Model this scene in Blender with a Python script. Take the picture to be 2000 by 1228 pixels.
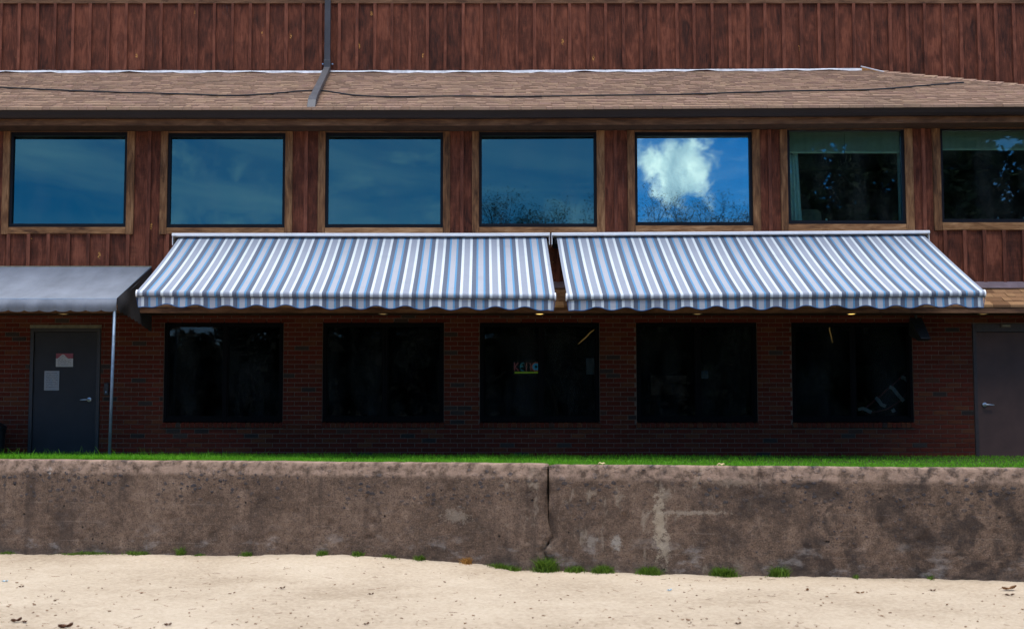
import bpy, math, random
import numpy as np
from mathutils import Vector, Matrix

random.seed(7); RNG = np.random.default_rng(7)
R = math.radians
for o in list(bpy.data.objects): bpy.data.objects.remove(o)
SC = bpy.context.scene
COL = SC.collection

# ------------------------------------------------------------------ camera
CAM_D, EYE, PITCH, FPX, PX0, PY0 = 18.0, 0.54, R(3.9), 2332.0, 943.0, 661.0
cam = bpy.data.cameras.new('camera'); camo = bpy.data.objects.new('camera', cam); COL.objects.link(camo)
camo.location = (0, -CAM_D, EYE); camo.rotation_euler = (R(90) + PITCH, 0, 0)
cam.sensor_width = 36; cam.lens = 36 * FPX / 2000
cam.shift_x = (1000 - PX0) / 2000; cam.shift_y = (PY0 - 614) / 2000
cam.clip_start = 0.1; cam.clip_end = 3000
cam.dof.use_dof = True; cam.dof.focus_distance = 17.6; cam.dof.aperture_fstop = 1.8
SC.camera = camo

# ------------------------------------------------------------------ world and sun
SUN_EL, SUN_AZ = R(80), R(-14)    # azimuth from straight behind the camera: almost overhead behind thin cloud
W = bpy.data.worlds.new('World'); SC.world = W; W.use_nodes = True
SUN_STRENGTH, SUN_ANGLE, SKY_STRENGTH, EXPOSURE = 1.5, 56, 0.062, 1.80
sl = bpy.data.lights.new('sun', 'SUN'); slo = bpy.data.objects.new('sun', sl); COL.objects.link(slo)
sl.energy = SUN_STRENGTH; sl.angle = R(SUN_ANGLE); sl.color = (1.0, 0.955, 0.89)
sdir = Vector((math.sin(SUN_AZ) * math.cos(SUN_EL), -math.cos(SUN_AZ) * math.cos(SUN_EL), math.sin(SUN_EL)))
slo.rotation_euler = sdir.to_track_quat('Z', 'Y').to_euler(); slo.location = sdir * 60
SC.view_settings.view_transform = 'Standard'; SC.view_settings.look = 'None'
SC.view_settings.exposure = EXPOSURE; SC.view_settings.gamma = 1
SC.view_settings.use_curve_mapping = False
SC.render.engine = 'CYCLES'; SC.cycles.use_denoising = True
SC.cycles.max_bounces = 8; SC.cycles.transparent_max_bounces = 12

class NT:
    """small helper round a node tree"""
    def __init__(s, t): s.t = t
    def n(s, typ, ins=None, **props):
        nd = s.t.nodes.new(typ)
        for k, v in props.items(): setattr(nd, k, v)
        for k, v in (ins or {}).items():
            if isinstance(v, bpy.types.NodeSocket): s.t.links.new(v, nd.inputs[k])
            else: nd.inputs[k].default_value = v
        return nd
    def math(s, op, a, b=0.0, c=None, clamp=False):
        d = {0: a, 1: b}
        if c is not None: d[2] = c
        return s.n('ShaderNodeMath', d, operation=op, use_clamp=clamp).outputs[0]
    def vmath(s, op, a, b=None, scale=None):
        d = {0: a}
        if b is not None: d[1] = b
        if scale is not None: d['Scale'] = scale
        nd = s.n('ShaderNodeVectorMath', d, operation=op)
        return nd.outputs['Value'] if op in ('DOT_PRODUCT', 'LENGTH', 'DISTANCE') else nd.outputs[0]
    def mix(s, f, a, b, mode='MIX'):
        nd = s.n('ShaderNodeMix', data_type='RGBA', blend_type=mode)
        for i, v in ((0, f), (6, a), (7, b)):
            if isinstance(v, bpy.types.NodeSocket): s.t.links.new(v, nd.inputs[i])
            else: nd.inputs[i].default_value = v if i == 0 else (tuple(v) + (1,))[:4]
        return nd.outputs[2]
    def ramp(s, f, stops, interp='LINEAR'):
        nd = s.n('ShaderNodeValToRGB', {0: f}); cr = nd.color_ramp; cr.interpolation = interp
        while len(cr.elements) < len(stops): cr.elements.new(0.5)
        for e, (p, c) in zip(cr.elements, stops):
            e.position = p; e.color = (c, c, c, 1) if not hasattr(c, '__len__') else (tuple(c) + (1,))[:4]
        return nd.outputs[0]
    def sstep(s, v, a, b):
        nd = s.n('ShaderNodeMapRange', {0: v, 1: a, 2: b, 3: 0.0, 4: 1.0}, interpolation_type='SMOOTHSTEP')
        return nd.outputs[0]
    def noise(s, vec, scale, detail=4, rough=0.55, dist=0.0):
        return s.n('ShaderNodeTexNoise', {'Vector': vec, 'Scale': scale, 'Detail': detail, 'Roughness': rough, 'Distortion': dist}).outputs[0]
    def vor(s, vec, scale, out='Distance', feature='F1', rand=1.0):
        return s.n('ShaderNodeTexVoronoi', {'Vector': vec, 'Scale': scale, 'Randomness': rand}, feature=feature).outputs[out]
    def mapv(s, vec, sc=(1, 1, 1), loc=(0, 0, 0)):
        return s.n('ShaderNodeMapping', {'Vector': vec, 'Scale': sc, 'Location': loc}).outputs[0]
    def bump(s, h, strength=0.5, dist=0.01):
        return s.n('ShaderNodeBump', {'Height': h, 'Strength': strength, 'Distance': dist}).outputs[0]

# sky: clear blue with scattered cloud; the windows mirror it
w = NT(W.node_tree); W.node_tree.nodes.clear()
sky = w.n('ShaderNodeTexSky', sky_type='NISHITA', sun_disc=False, sun_elevation=SUN_EL,
          sun_rotation=math.pi + SUN_AZ, altitude=2500, air_density=1.0, dust_density=0.1, ozone_density=5.0)
dirv = w.n('ShaderNodeTexCoord').outputs['Generated']
sx = w.n('ShaderNodeSeparateXYZ', {0: dirv})
den = w.math('ADD', w.math('MAXIMUM', sx.outputs[2], 0.0), 0.12)
pl = w.n('ShaderNodeCombineXYZ', {0: w.math('DIVIDE', sx.outputs[0], den), 1: w.math('DIVIDE', sx.outputs[1], den), 2: 0.0}).outputs[0]
wisp = w.sstep(w.noise(w.mapv(pl, (0.55, 0.8, 1), (3.1, 1.7, 0)), 1.0, 6, 0.6, 0.6), 0.48, 0.80)
veil = w.math('MULTIPLY', wisp, 0.38)
cum_n = w.noise(dirv, 36.0, 8, 0.6, 0.15)
def cumulus(cx, cz, rx, rz):
    u = w.math('DIVIDE', sx.outputs[0], w.math('MULTIPLY', w.math('MINIMUM', sx.outputs[1], -0.01), -1.0))
    v = w.math('DIVIDE', sx.outputs[2], w.math('MULTIPLY', w.math('MINIMUM', sx.outputs[1], -0.01), -1.0))
    a = w.math('DIVIDE', w.math('SUBTRACT', u, cx), rx); b = w.math('DIVIDE', w.math('SUBTRACT', v, cz), rz)
    d2 = w.math('SQRT', w.math('ADD', w.math('MULTIPLY', a, a), w.math('MULTIPLY', b, b)))
    return w.sstep(w.math('ADD', w.math('SUBTRACT', 1.0, d2), w.math('MULTIPLY', w.math('SUBTRACT', cum_n, 0.5), 2.6)), -0.05, 0.55)
cf = cumulus(0.171, 0.206, 0.036, 0.034)
for a in ((0.139, 0.218, 0.018, 0.020), (0.232, 0.190, 0.004, 0.012), (0.42, 0.33, 0.10, 0.05), (-0.62, 0.40, 0.16, 0.07),
          (0.75, 0.22, 0.12, 0.05), (-1.2, 0.25, 0.2, 0.08), (0.05, 0.62, 0.2, 0.1)):
    cf = w.math('MAXIMUM', cf, cumulus(*a))
puff = w.sstep(w.noise(pl, 1.35, 8, 0.58, 0.2), 0.50, 0.64)       # scattered cumulus all over the dome, thinning low down
puff = w.math('MULTIPLY', puff, w.sstep(sx.outputs[2], 0.28, 0.45))
cf = w.math('MAXIMUM', cf, puff)
cshade = w.ramp(w.noise(dirv, 26.0, 6, 0.6, 0.4), [(0.34, (3.4, 4.4, 5.4)), (0.48, (6.4, 7.2, 7.8)), (0.62, (11.5, 11.3, 10.6))])
skyc = w.n('ShaderNodeHueSaturation', {'Color': sky.outputs[0], 'Saturation': 1.4, 'Value': 0.9}).outputs[0]
haze2 = w.sstep(w.noise(w.mapv(dirv, (1, 1, 1.9), (.3, 0, .8)), 5.2, 6, .6, 1.3), .44, .74)
veil = w.math('MAXIMUM', veil, w.math('MULTIPLY', haze2, .34))
c1 = w.mix(veil, skyc, (8.5, 9.2, 9.6)); c2 = w.mix(cf, c1, cshade)
bg = w.n('ShaderNodeBackground', {0: c2, 1: SKY_STRENGTH})
w.n('ShaderNodeOutputWorld', {0: bg.outputs[0]})

# ------------------------------------------------------------------ pixel -> place helpers (measurements of the photograph at a known depth)
def at(px, py, Y):
    xc, yc = (px - PX0) / FPX, (PY0 - py) / FPX
    d = Vector((xc, math.cos(PITCH) - yc * math.sin(PITCH), math.sin(PITCH) + yc * math.cos(PITCH)))
    t = (Y + CAM_D) / d.y
    return Vector((d.x * t, Y, EYE + d.z * t))
def X(px, Y=0.0, py=500): return at(px, py, Y).x
def Z(py, Y=0.0): return at(PX0, py, Y).z
def S(x): return max(0.0, x) * 0.0062          # the upper floor's slow rise to the right

# ------------------------------------------------------------------ mesh helpers
class MB:
    def __init__(s): s.v = []; s.f = []; s.uv = None
    def add(s, vs, fs):
        b = len(s.v); s.v += [tuple(p) for p in vs]; s.f += [tuple(i + b for i in f) for f in fs]; return s
    def box(s, x0, x1, y0, y1, z0, z1):
        return s.add([(x0, y0, z0), (x1, y0, z0), (x1, y1, z0), (x0, y1, z0), (x0, y0, z1), (x1, y0, z1), (x1, y1, z1), (x0, y1, z1)],
                     [(0, 3, 2, 1), (4, 5, 6, 7), (0, 1, 5, 4), (1, 2, 6, 5), (2, 3, 7, 6), (3, 0, 4, 7)])
    def prism(s, prof, xs, dz=None):
        """profile of (y,z) swept along x stations; dz(x) lifts a station"""
        n = len(prof); vs = []
        for x in xs: vs += [(x, y, z + (dz(x) if dz else 0)) for y, z in prof]
        fs = [tuple(range(n))[::-1], tuple(range((len(xs) - 1) * n, len(xs) * n))]
        for k in range(len(xs) - 1):
            for i in range(n):
                j = (i + 1) % n
                fs.append((k * n + i, k * n + j, (k + 1) * n + j, (k + 1) * n + i))
        return s.add(vs, fs)
    def tube(s, pts, r, n=8, cap=True, rect=None):
        pts = [Vector(p) for p in pts]; vs = []; m = len(pts)
        rr = r if hasattr(r, '__len__') else [r] * m
        ref = None
        for i, p in enumerate(pts):
            d = (pts[min(i + 1, m - 1)] - pts[max(i - 1, 0)]).normalized()
            if ref is None: ref = Vector((1, 0, 0)) if abs(d.x) < 0.8 else Vector((0, 0, 1))
            a = (ref - d * ref.dot(d)).normalized(); b = d.cross(a)
            if rect:
                hw, hh = rect
                for ca, cb in ((-hw, -hh), (hw, -hh), (hw, hh), (-hw, hh)): vs.append(p + a * ca + b * cb)
            else:
                for k in range(n):
                    t = 2 * math.pi * k / n; vs.append(p + (a * math.cos(t) + b * math.sin(t)) * rr[i])
        if rect: n = 4
        fs = []
        for i in range(m - 1):
            for k in range(n):
                j = (k + 1) % n; fs.append((i * n + k, i * n + j, (i + 1) * n + j, (i + 1) * n + k))
        if cap: fs += [tuple(range(n))[::-1], tuple(range((m - 1) * n, m * n))]
        return s.add(vs, fs)
    def lathe(s, prof, c, n=20, axis='z'):
        """profile of (radius, height) turned about an axis through c"""
        vs = []
        for r, h in prof:
            for k in range(n):
                t = 2 * math.pi * k / n; q = (r * math.cos(t), r * math.sin(t), h)
                if axis == 'y': q = (q[0], h, q[1])
                vs.append((c[0] + q[0], c[1] + q[1], c[2] + q[2]))
        fs = []
        for i in range(len(prof) - 1):
            for k in range(n):
                j = (k + 1) % n; fs.append((i * n + k, i * n + j, (i + 1) * n + j, (i + 1) * n + k))
        fs += [tuple(range(n))[::-1], tuple(range((len(prof) - 1) * n, len(prof) * n))]
        return s.add(vs, fs)
    def grid(s, fn, nu, nv, uvfn=None):
        b = len(s.v); uvs = []
        for j in range(nv + 1):
            for i in range(nu + 1):
                s.v.append(tuple(fn(i / nu, j / nv)))
                if uvfn: uvs.append(uvfn(i / nu, j / nv))
        for j in range(nv):
            for i in range(nu):
                a = b + j * (nu + 1) + i; s.f.append((a, a + 1, a + nu + 2, a + nu + 1))
        if uvfn: s.uv = (s.uv or []) + uvs
        return s
    def build(s, name, mat, parent=None, loc=None, smooth=False, bevel=0.0, kind=None):
        me = bpy.data.meshes.new(name)
        vs = np.array(s.v, dtype=float)
        if loc is None: loc = Vector((0, 0, 0))
        if loc == 'base':
            lo, hi = vs.min(0), vs.max(0); loc = Vector(((lo[0] + hi[0]) / 2, (lo[1] + hi[1]) / 2, lo[2]))
        loc = Vector(loc); vs = vs - np.array(loc)
        me.from_pydata(vs.tolist(), [], s.f)
        if s.uv:
            lay = me.uv_layers.new(name='UVMap'); li = np.zeros(len(me.loops), dtype=np.int32)
            me.loops.foreach_get('vertex_index', li)
            lay.data.foreach_set('uv', np.array(s.uv, dtype=np.float32)[li].ravel())
        me.materials.append(mat)
        if smooth: me.polygons.foreach_set('use_smooth', [True] * len(me.polygons))
        me.update()
        o = bpy.data.objects.new(name, me); COL.objects.link(o); o.location = loc
        if parent is not None: o.parent = parent; o.matrix_parent_inverse = world(parent).inverted()
        if bevel:
            bm = o.modifiers.new('bevel', 'BEVEL'); bm.width = bevel; bm.segments = 2; bm.limit_method = 'ANGLE'
        if kind: o['kind'] = kind
        return o
def world(o):
    m = Matrix.Translation(o.location)
    return (world(o.parent) @ o.matrix_parent_inverse @ m) if o.parent else m
def empty(name, loc, parent=None):
    o = bpy.data.objects.new(name, None); COL.objects.link(o); o.location = loc; o.empty_display_size = 0.2
    if parent is not None: o.parent = parent; o.matrix_parent_inverse = world(parent).inverted()
    return o
def tag(o, label, cat, group=None):
    o['label'] = label; o['category'] = cat
    if group: o['group'] = group
    return o
def link_mesh(name, me, loc, parent=None, scale=(1, 1, 1), rotz=0.0):
    o = bpy.data.objects.new(name, me); COL.objects.link(o); o.location = loc; o.scale = scale; o.rotation_euler.z = rotz
    if parent is not None: o.parent = parent; o.matrix_parent_inverse = world(parent).inverted()
    return o

def hash2(ix, iy, seed):
    h = (ix.astype(np.int64) * 374761393 + iy.astype(np.int64) * 668265263 + seed * 982451653) & 0x7fffffff
    h = ((h ^ (h >> 13)) * 1274126177) & 0x7fffffff
    return ((h ^ (h >> 16)) & 0xffff) / 65535.0
def vnoise(x, y, seed=0):
    x = np.asarray(x, float); y = np.asarray(y, float)
    ix, iy = np.floor(x), np.floor(y); fx, fy = x - ix, y - iy
    fx = fx * fx * (3 - 2 * fx); fy = fy * fy * (3 - 2 * fy)
    a, b = hash2(ix, iy, seed), hash2(ix + 1, iy, seed); c, d = hash2(ix, iy + 1, seed), hash2(ix + 1, iy + 1, seed)
    return (a + (b - a) * fx) * (1 - fy) + (c + (d - c) * fx) * fy
def fbm(x, y, oct=4, seed=0, gain=0.5):
    t = 0; a = 1; s = 0
    for k in range(oct): t = t + a * vnoise(np.asarray(x) * 2 ** k, np.asarray(y) * 2 ** k, seed + k); s += a; a *= gain
    return t / s - 0.5

# ------------------------------------------------------------------ materials
def new_mat(name):
    m = bpy.data.materials.new(name); m.use_nodes = True; m.node_tree.nodes.clear(); t = NT(m.node_tree)
    p = t.n('ShaderNodeBsdfPrincipled'); t.n('ShaderNodeOutputMaterial', {0: p.outputs[0]})
    return m, t, p
def put(t, p, **kw):
    for k, v in kw.items():
        i = p.inputs[k.replace('_', ' ')]
        if isinstance(v, bpy.types.NodeSocket): t.t.links.new(v, i)
        else: i.default_value = (tuple(v) + (1,))[:4] if hasattr(v, '__len__') and i.type == 'RGBA' else v
def rnd(t):
    a = t.n('ShaderNodeObjectInfo').outputs['Random']; b = t.n('ShaderNodeNewGeometry').outputs['Random Per Island']
    return t.math('FRACT', t.math('ADD', t.math('MULTIPLY', a, 7.31), b))
def plain(name, col, rough=0.6, metal=0.0, var=0.15, spec=0.4, scale=18.0):
    m, t, p = new_mat(name); ob = t.n('ShaderNodeTexCoord').outputs['Object']
    n = t.noise(ob, scale, 5); c2 = tuple(c * (1 - var * 1.6) for c in col); c3 = tuple(min(1, c * (1 + var)) for c in col)
    put(t, p, Base_Color=t.ramp(n, [(0.3, c2), (0.7, c3)]), Roughness=rough, Metallic=metal, Specular_IOR_Level=spec,
        Normal=t.bump(n, 0.12, 0.004))
    return m
def emit(name, col, strength):
    m = bpy.data.materials.new(name); m.use_nodes = True; m.node_tree.nodes.clear(); t = NT(m.node_tree)
    e = t.n('ShaderNodeEmission', {0: tuple(col) + (1,), 1: strength}); t.n('ShaderNodeOutputMaterial', {0: e.outputs[0]})
    return m

def wood(name, dark, mid, light, axis='z', saw=1.0, knots=1.0, knotcol=(0.62, 0.30, 0.08), streak=0.5):
    """stained rough-sawn timber, grain along one axis"""
    m, t, p = new_mat(name); ob = t.n('ShaderNodeTexCoord').outputs['Object']
    r = rnd(t); off = t.n('ShaderNodeCombineXYZ', {0: t.math('MULTIPLY', r, 37.0), 1: t.math('MULTIPLY', r, 11.0), 2: t.math('MULTIPLY', r, 53.0)}).outputs[0]
    v = t.vmath('ADD', ob, off)
    g = (1, 1, 0.07) if axis == 'z' else (0.07, 1, 1); b = (1, 1, 0.28) if axis == 'z' else (0.28, 1, 1)
    grain = t.noise(t.mapv(v, g), 70, 5, 0.6, 0.4); blot = t.noise(t.mapv(v, b), 7.5, 5, 0.6, 0.8)
    f = t.math('ADD', t.math('MULTIPLY', grain, 0.42), t.math('MULTIPLY', blot, 0.62))
    f = t.math('ADD', f, t.math('MULTIPLY', t.math('SUBTRACT', r, 0.5), 0.12))
    col = t.ramp(f, [(0.36, dark), (0.52, mid), (0.70, light)])
    # saw marks run across the grain
    wv = t.n('ShaderNodeTexWave', {'Vector': v, 'Scale': 16.0, 'Distortion': 1.6, 'Detail': 2.0, 'Detail Scale': 3.0}, bands_direction='Z' if axis == 'z' else 'X').outputs['Fac']
    smask = t.math('MULTIPLY', t.sstep(t.noise(v, 3.1, 3), 0.42, 0.62), 0.34 * saw)
    col = t.mix(t.math('MULTIPLY', smask, wv), col, tuple(c * 0.35 for c in dark))
    # checks: long thin cracks, pale with age
    cr = t.noise(t.mapv(v, (1, 1, 0.05) if axis == 'z' else (0.05, 1, 1)), 16, 3, 0.5, 1.2)
    crk = t.math('MULTIPLY', t.sstep(t.math('ABSOLUTE', t.math('SUBTRACT', cr, 0.5)), 0.0075, 0.0), t.sstep(t.noise(v, 1.7, 2), 0.55, 0.66))
    col = t.mix(t.math('MULTIPLY', crk, 0.55 * streak), col, (0.17, 0.14, 0.14))
    # knots and torn grain where bare wood shows
    kv = t.mapv(t.vmath('ADD', v, t.vmath('SCALE', t.n('ShaderNodeTexNoise', {'Vector': v, 'Scale': 30.0}).outputs[1], scale=0.05)), (1, 1, 0.36) if axis == 'z' else (0.36, 1, 1))
    kn = t.n('ShaderNodeTexVoronoi', {'Vector': kv, 'Scale': 4.2}); kd = kn.outputs['Distance']
    ks = t.n('ShaderNodeSeparateColor', {0: kn.outputs['Color']})
    ring = t.math('MULTIPLY', t.sstep(kd, 0.13, 0.07), t.sstep(ks.outputs[1], 0.35, 0.4))
    col = t.mix(t.math('MULTIPLY', ring, 0.55), col, tuple(c * 0.6 for c in dark))
    bare = t.math('MULTIPLY', t.sstep(kd, 0.105, 0.06), t.math('GREATER_THAN', ks.outputs[0], 1 - 0.16 * knots))
    bare = t.math('MULTIPLY', bare, t.sstep(t.noise(v, 55, 3), 0.44, 0.56))
    col = t.mix(bare, col, knotcol)
    h = t.math('ADD', t.math('MULTIPLY', grain, 0.7), t.math('ADD', t.math('MULTIPLY', wv, 0.35 * saw), t.math('MULTIPLY', crk, -0.8)))
    put(t, p, Base_Color=col, Roughness=0.82, Specular_IOR_Level=0.25, Normal=t.bump(h, 0.55, 0.006))
    return m

M = {}
M['siding'] = wood('stained_siding_wood', (0.036, 0.010, 0.006), (0.124, 0.034, 0.017), (0.25, 0.078, 0.042), saw=1.8, knots=2.6)
M['batten'] = wood('lit_batten_wood', (0.055, 0.016, 0.009), (0.148, 0.044, 0.024), (0.265, 0.090, 0.052), saw=.3, knots=.8)  # same stain as the siding, painted lighter for the light battens catch
M['casing'] = wood('casing_wood', (0.050, 0.021, 0.010), (0.17, 0.076, 0.032), (0.35, 0.185, 0.085), saw=0.2, knots=1.2)
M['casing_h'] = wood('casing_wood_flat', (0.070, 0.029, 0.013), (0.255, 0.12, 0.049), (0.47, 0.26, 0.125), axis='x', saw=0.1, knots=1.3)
M['fascia'] = wood('fascia_wood', (0.050, 0.022, 0.012), (0.130, 0.062, 0.032), (0.23, 0.12, 0.066), axis='x', saw=0.1, knots=0.6)

def shingle_mat(name, stops):
    m, t, p = new_mat(name); ob = t.n('ShaderNodeTexCoord').outputs['Object']; r = rnd(t)
    col = t.ramp(r, stops); n = t.noise(ob, 160, 3, 0.7); big = t.noise(ob, 0.9, 4)
    col = t.mix(t.math('MULTIPLY', t.sstep(n, 0.4, 0.7), 0.45), col, (0.06, 0.04, 0.035))
    col = t.mix(t.math('MULTIPLY', t.sstep(big, 0.45, 0.7), 0.3), col, (0.13, 0.09, 0.07))
    put(t, p, Base_Color=col, Roughness=0.95, Specular_IOR_Level=0.15, Normal=t.bump(n, 0.7, 0.006)); return m
M['shingle'] = shingle_mat('asphalt_shingle', [(0.0, (0.315, 0.198, 0.135)), (0.3, (0.36, 0.235, 0.160)), (0.55, (0.33, 0.207, 0.15)), (0.8, (0.375, 0.25, 0.163)), (1.0, (0.325, 0.20, 0.152))])
M['shingle2'] = shingle_mat('brown_shingle', [(0.0, (0.17, 0.085, 0.04)), (0.5, (0.31, 0.165, 0.08)), (1.0, (0.40, 0.23, 0.11))])

def brick_mat():
    m, t, p = new_mat('red_brick'); ob = t.n('ShaderNodeTexCoord').outputs['Object']; r = rnd(t)
    v = t.vmath('ADD', ob, t.n('ShaderNodeCombineXYZ', {0: t.math('MULTIPLY', r, 19.0), 1: 0.0, 2: t.math('MULTIPLY', r, 31.0)}).outputs[0])
    col = t.ramp(r, [(0.0, (0.075, 0.015, 0.008)), (0.35, (0.100, 0.019, 0.011)), (0.7, (0.082, 0.020, 0.011)), (0.93, (0.11, 0.036, 0.016)), (0.965, (0.030, 0.023, 0.020)), (1.0, (0.045, 0.034, 0.028))])
    n = t.noise(v, 45, 5, 0.65); col = t.mix(t.math('MULTIPLY', t.sstep(n, 0.45, 0.75), 0.5), col, (0.05, 0.018, 0.014))
    put(t, p, Base_Color=col, Roughness=0.9, Specular_IOR_Level=0.1, Normal=t.bump(t.noise(v, 110, 4), 0.5, 0.004)); return m
M['brick'] = brick_mat()
M['mortar'] = plain('mortar', (0.14, 0.10, 0.078), 0.95, var=0.2, scale=60, spec=.1)
M['gutter'] = plain('gutter_metal', (0.018, 0.012, 0.013), 0.45, 0.0, 0.1, 0.22, 3)
M['spout'] = plain('downspout_metal', (0.060, 0.060, 0.068), 0.5, 0.0, 0.12, 0.25, 5)
M['frame'] = plain('dark_window_frame', (0.007, 0.008, 0.012), 0.5, 0.0, 0.1, 0.15, 6)
M['frame_low'] = plain('black_window_frame', (0.0045, 0.005, 0.006), 0.6, 0.0, 0.1, 0.03, 6)
M['flash'] = plain('white_flashing', (0.62, 0.62, 0.66), 0.6, 0.0, 0.2, 0.4, 9)
M['flash_dark'] = plain('drip_flashing', (0.14, 0.105, 0.125), 0.5, 0.0, 0.2, 0.4, 5)
M['ply'] = plain('raw_plywood', (0.55, 0.28, 0.10), 0.8, 0.0, 0.2, 0.3, 25)
M['cable'] = plain('black_cable', (0.012, 0.011, 0.012), 0.5)
M['room'] = plain('dark_room_surface', (0.018, 0.018, 0.017), 0.9)
M['white_metal'] = plain('white_metal', (0.86, 0.86, 0.88), 0.4, 0.0, 0.05, 0.5, 6)
M['steel'] = plain('brushed_steel', (0.50, 0.54, 0.60), 0.32, 0.8, 0.1, 0.5, 30)
M['post'] = plain('galvanised_post', (0.15, 0.21, 0.29), 0.42, 0.35, 0.15, 0.5, 12)
M['black'] = plain('black_plastic', (0.011, 0.012, 0.014), 0.5)
M['door_blue'] = plain('slate_door_paint', (0.020, 0.021, 0.026), 0.6, 0.0, 0.12, 0.25, 4)
M['door_brown'] = plain('brown_door_paint', (0.080, 0.044, 0.037), 0.6, 0.0, 0.12, 0.25, 4)
M['door_frame'] = plain('dark_door_frame', (0.020, 0.019, 0.022), 0.5)
M['door_frame_r'] = plain('brown_door_frame', (0.040, 0.028, 0.027), 0.5)
M['strip'] = plain('weathered_strip', (0.20, 0.19, 0.13), 0.6)
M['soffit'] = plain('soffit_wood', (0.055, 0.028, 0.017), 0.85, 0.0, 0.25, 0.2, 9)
M['blind'] = plain('pale_blind', (0.40, 0.47, 0.43), 0.8, 0.0, 0.05)
M['curtain'] = plain('blue_curtain', (0.50, 0.68, 0.76), 0.9, 0.0, 0.1)
M['grey_chair'] = plain('grey_upholstery', (0.14, 0.14, 0.12), 0.9)
M['red_paint'] = plain('red_frame_paint', (0.35, 0.06, 0.06), 0.5)
M['pale_slat'] = plain('pale_slat', (0.45, 0.43, 0.44), 0.6)
M['paper'] = plain('notice_paper', (0.16, 0.165, 0.19), 0.8, 0.0, 0.06)

def glass(name, refl_col, refl, trans_col, rough=0.0, wav=0.004, ior=1.5):
    m = bpy.data.materials.new(name); m.use_nodes = True; m.node_tree.nodes.clear(); t = NT(m.node_tree)
    ob = t.n('ShaderNodeTexCoord').outputs['Object']; r = t.n('ShaderNodeObjectInfo').outputs['Random']
    v = t.vmath('ADD', ob, t.n('ShaderNodeCombineXYZ', {0: t.math('MULTIPLY', r, 40.0)}).outputs[0])
    nrm = t.bump(t.noise(v, 0.9, 2, 0.4), 0.5, wav)
    fr = t.n('ShaderNodeFresnel', {0: ior}).outputs[0]
    g = t.n('ShaderNodeBsdfGlossy', {0: tuple(refl_col) + (1,), 1: rough, 'Normal': nrm})
    tr = t.n('ShaderNodeBsdfTransparent', {0: tuple(trans_col) + (1,)})
    dirt = t.n('ShaderNodeBsdfDiffuse', {0: (0.42, 0.46, 0.47, 1)})
    film = t.math('MULTIPLY', t.sstep(t.noise(t.mapv(v, (1, 1, 0.4)), 2.6, 5, 0.6), 0.35, 0.8), 0.030)
    a = t.n('ShaderNodeMixShader', {0: t.math('ADD', fr, refl, clamp=True), 1: tr.outputs[0], 2: g.outputs[0]})
    b = t.n('ShaderNodeMixShader', {0: film, 1: a.outputs[0], 2: dirt.outputs[0]})
    t.n('ShaderNodeOutputMaterial', {0: b.outputs[0]}); return m
M['glass_film'] = glass('blue_filmed_glass', (0.25, 0.54, 0.52), 0.22, (0.10, 0.16, 0.18))
M['glass_coat'] = glass('coated_glass', (0.60, 0.86, 0.92), 0.33, (0.55, 0.66, 0.64))
M['glass_clear'] = glass('dark_glass', (0.75, 0.9, 0.95), 0.05, (0.80, 0.92, 0.86))
M['glass_low'] = glass('tinted_low_glass', (0.9, 0.95, 1.0), 0.004, (0.60, 0.66, 0.66), wav=0.006, ior=1.28)

# ------------------------------------------------------------------ awning cloth
def stripe_mat():
    m, t, p = new_mat('striped_awning_cloth'); uv = t.n('ShaderNodeUVMap').outputs[0]
    s = t.n('ShaderNodeSeparateXYZ', {0: uv}); ph = t.math('FRACT', s.outputs[0])
    dk, bl, lt, wh, gr = (0.095, 0.115, 0.165), (0.095, 0.25, 0.43), (0.345, 0.355, 0.40), (0.55, 0.605, 0.64), (0.255, 0.285, 0.35)
    seq = [(dk, .145), (bl, .066), (lt, .186), (bl, .066), (dk, .142), (wh, .094), (gr, .207), (wh, .094)]
    stops = []; pos = 0
    for c, wd in seq: stops.append((pos, c)); pos += wd
    col = t.ramp(ph, stops, 'CONSTANT')
    wv = t.noise(t.mapv(uv, (160, 40, 1)), 1.0, 2); wv2 = t.noise(t.mapv(uv, (20, 500, 1)), 1.0, 2)
    weave = t.math('MULTIPLY', t.math('ADD', wv, wv2), 0.5)
    col = t.mix(t.sstep(weave, 0.35, 0.65), t.mix(0.16, col, (0, 0, 0)), t.mix(0.04, col, (1, 1, 1)))
    seam = t.sstep(t.math('ABSOLUTE', t.math('SUBTRACT', t.math('FRACT', t.math('ADD', t.math('MULTIPLY', s.outputs[0], 1 / 3.0), .13)), .5)), .008, .004); col = t.mix(t.math('MULTIPLY', seam, .28), col, (.05, .055, .07))
    soil = t.noise(t.mapv(uv, (0.8, 1.5, 1)), 1.2, 5); col = t.mix(t.math('MULTIPLY', t.sstep(soil, 0.5, 0.8), 0.16), col, (0.16, 0.17, 0.2))
    put(t, p, Base_Color=col, Roughness=0.9, Specular_IOR_Level=0.15, Normal=t.bump(t.noise(t.mapv(uv, (3.0, 9, 1)), 1.0, 4), 0.14, 0.012)); return m
M['stripe'] = stripe_mat()
M['hem'] = plain('blue_hem', (0.025, 0.075, 0.19), 0.8)
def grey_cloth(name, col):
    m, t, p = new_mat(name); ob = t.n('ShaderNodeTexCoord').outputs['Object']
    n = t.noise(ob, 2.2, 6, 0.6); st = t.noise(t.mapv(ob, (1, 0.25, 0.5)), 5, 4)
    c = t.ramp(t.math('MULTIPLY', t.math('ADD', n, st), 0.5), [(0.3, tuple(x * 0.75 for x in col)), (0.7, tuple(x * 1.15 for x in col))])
    put(t, p, Base_Color=c, Roughness=0.8, Specular_IOR_Level=0.25, Normal=t.bump(t.math('ADD', st, t.math('MULTIPLY', t.noise(ob, 300, 2), 0.1)), 0.4, 0.035)); return m
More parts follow.
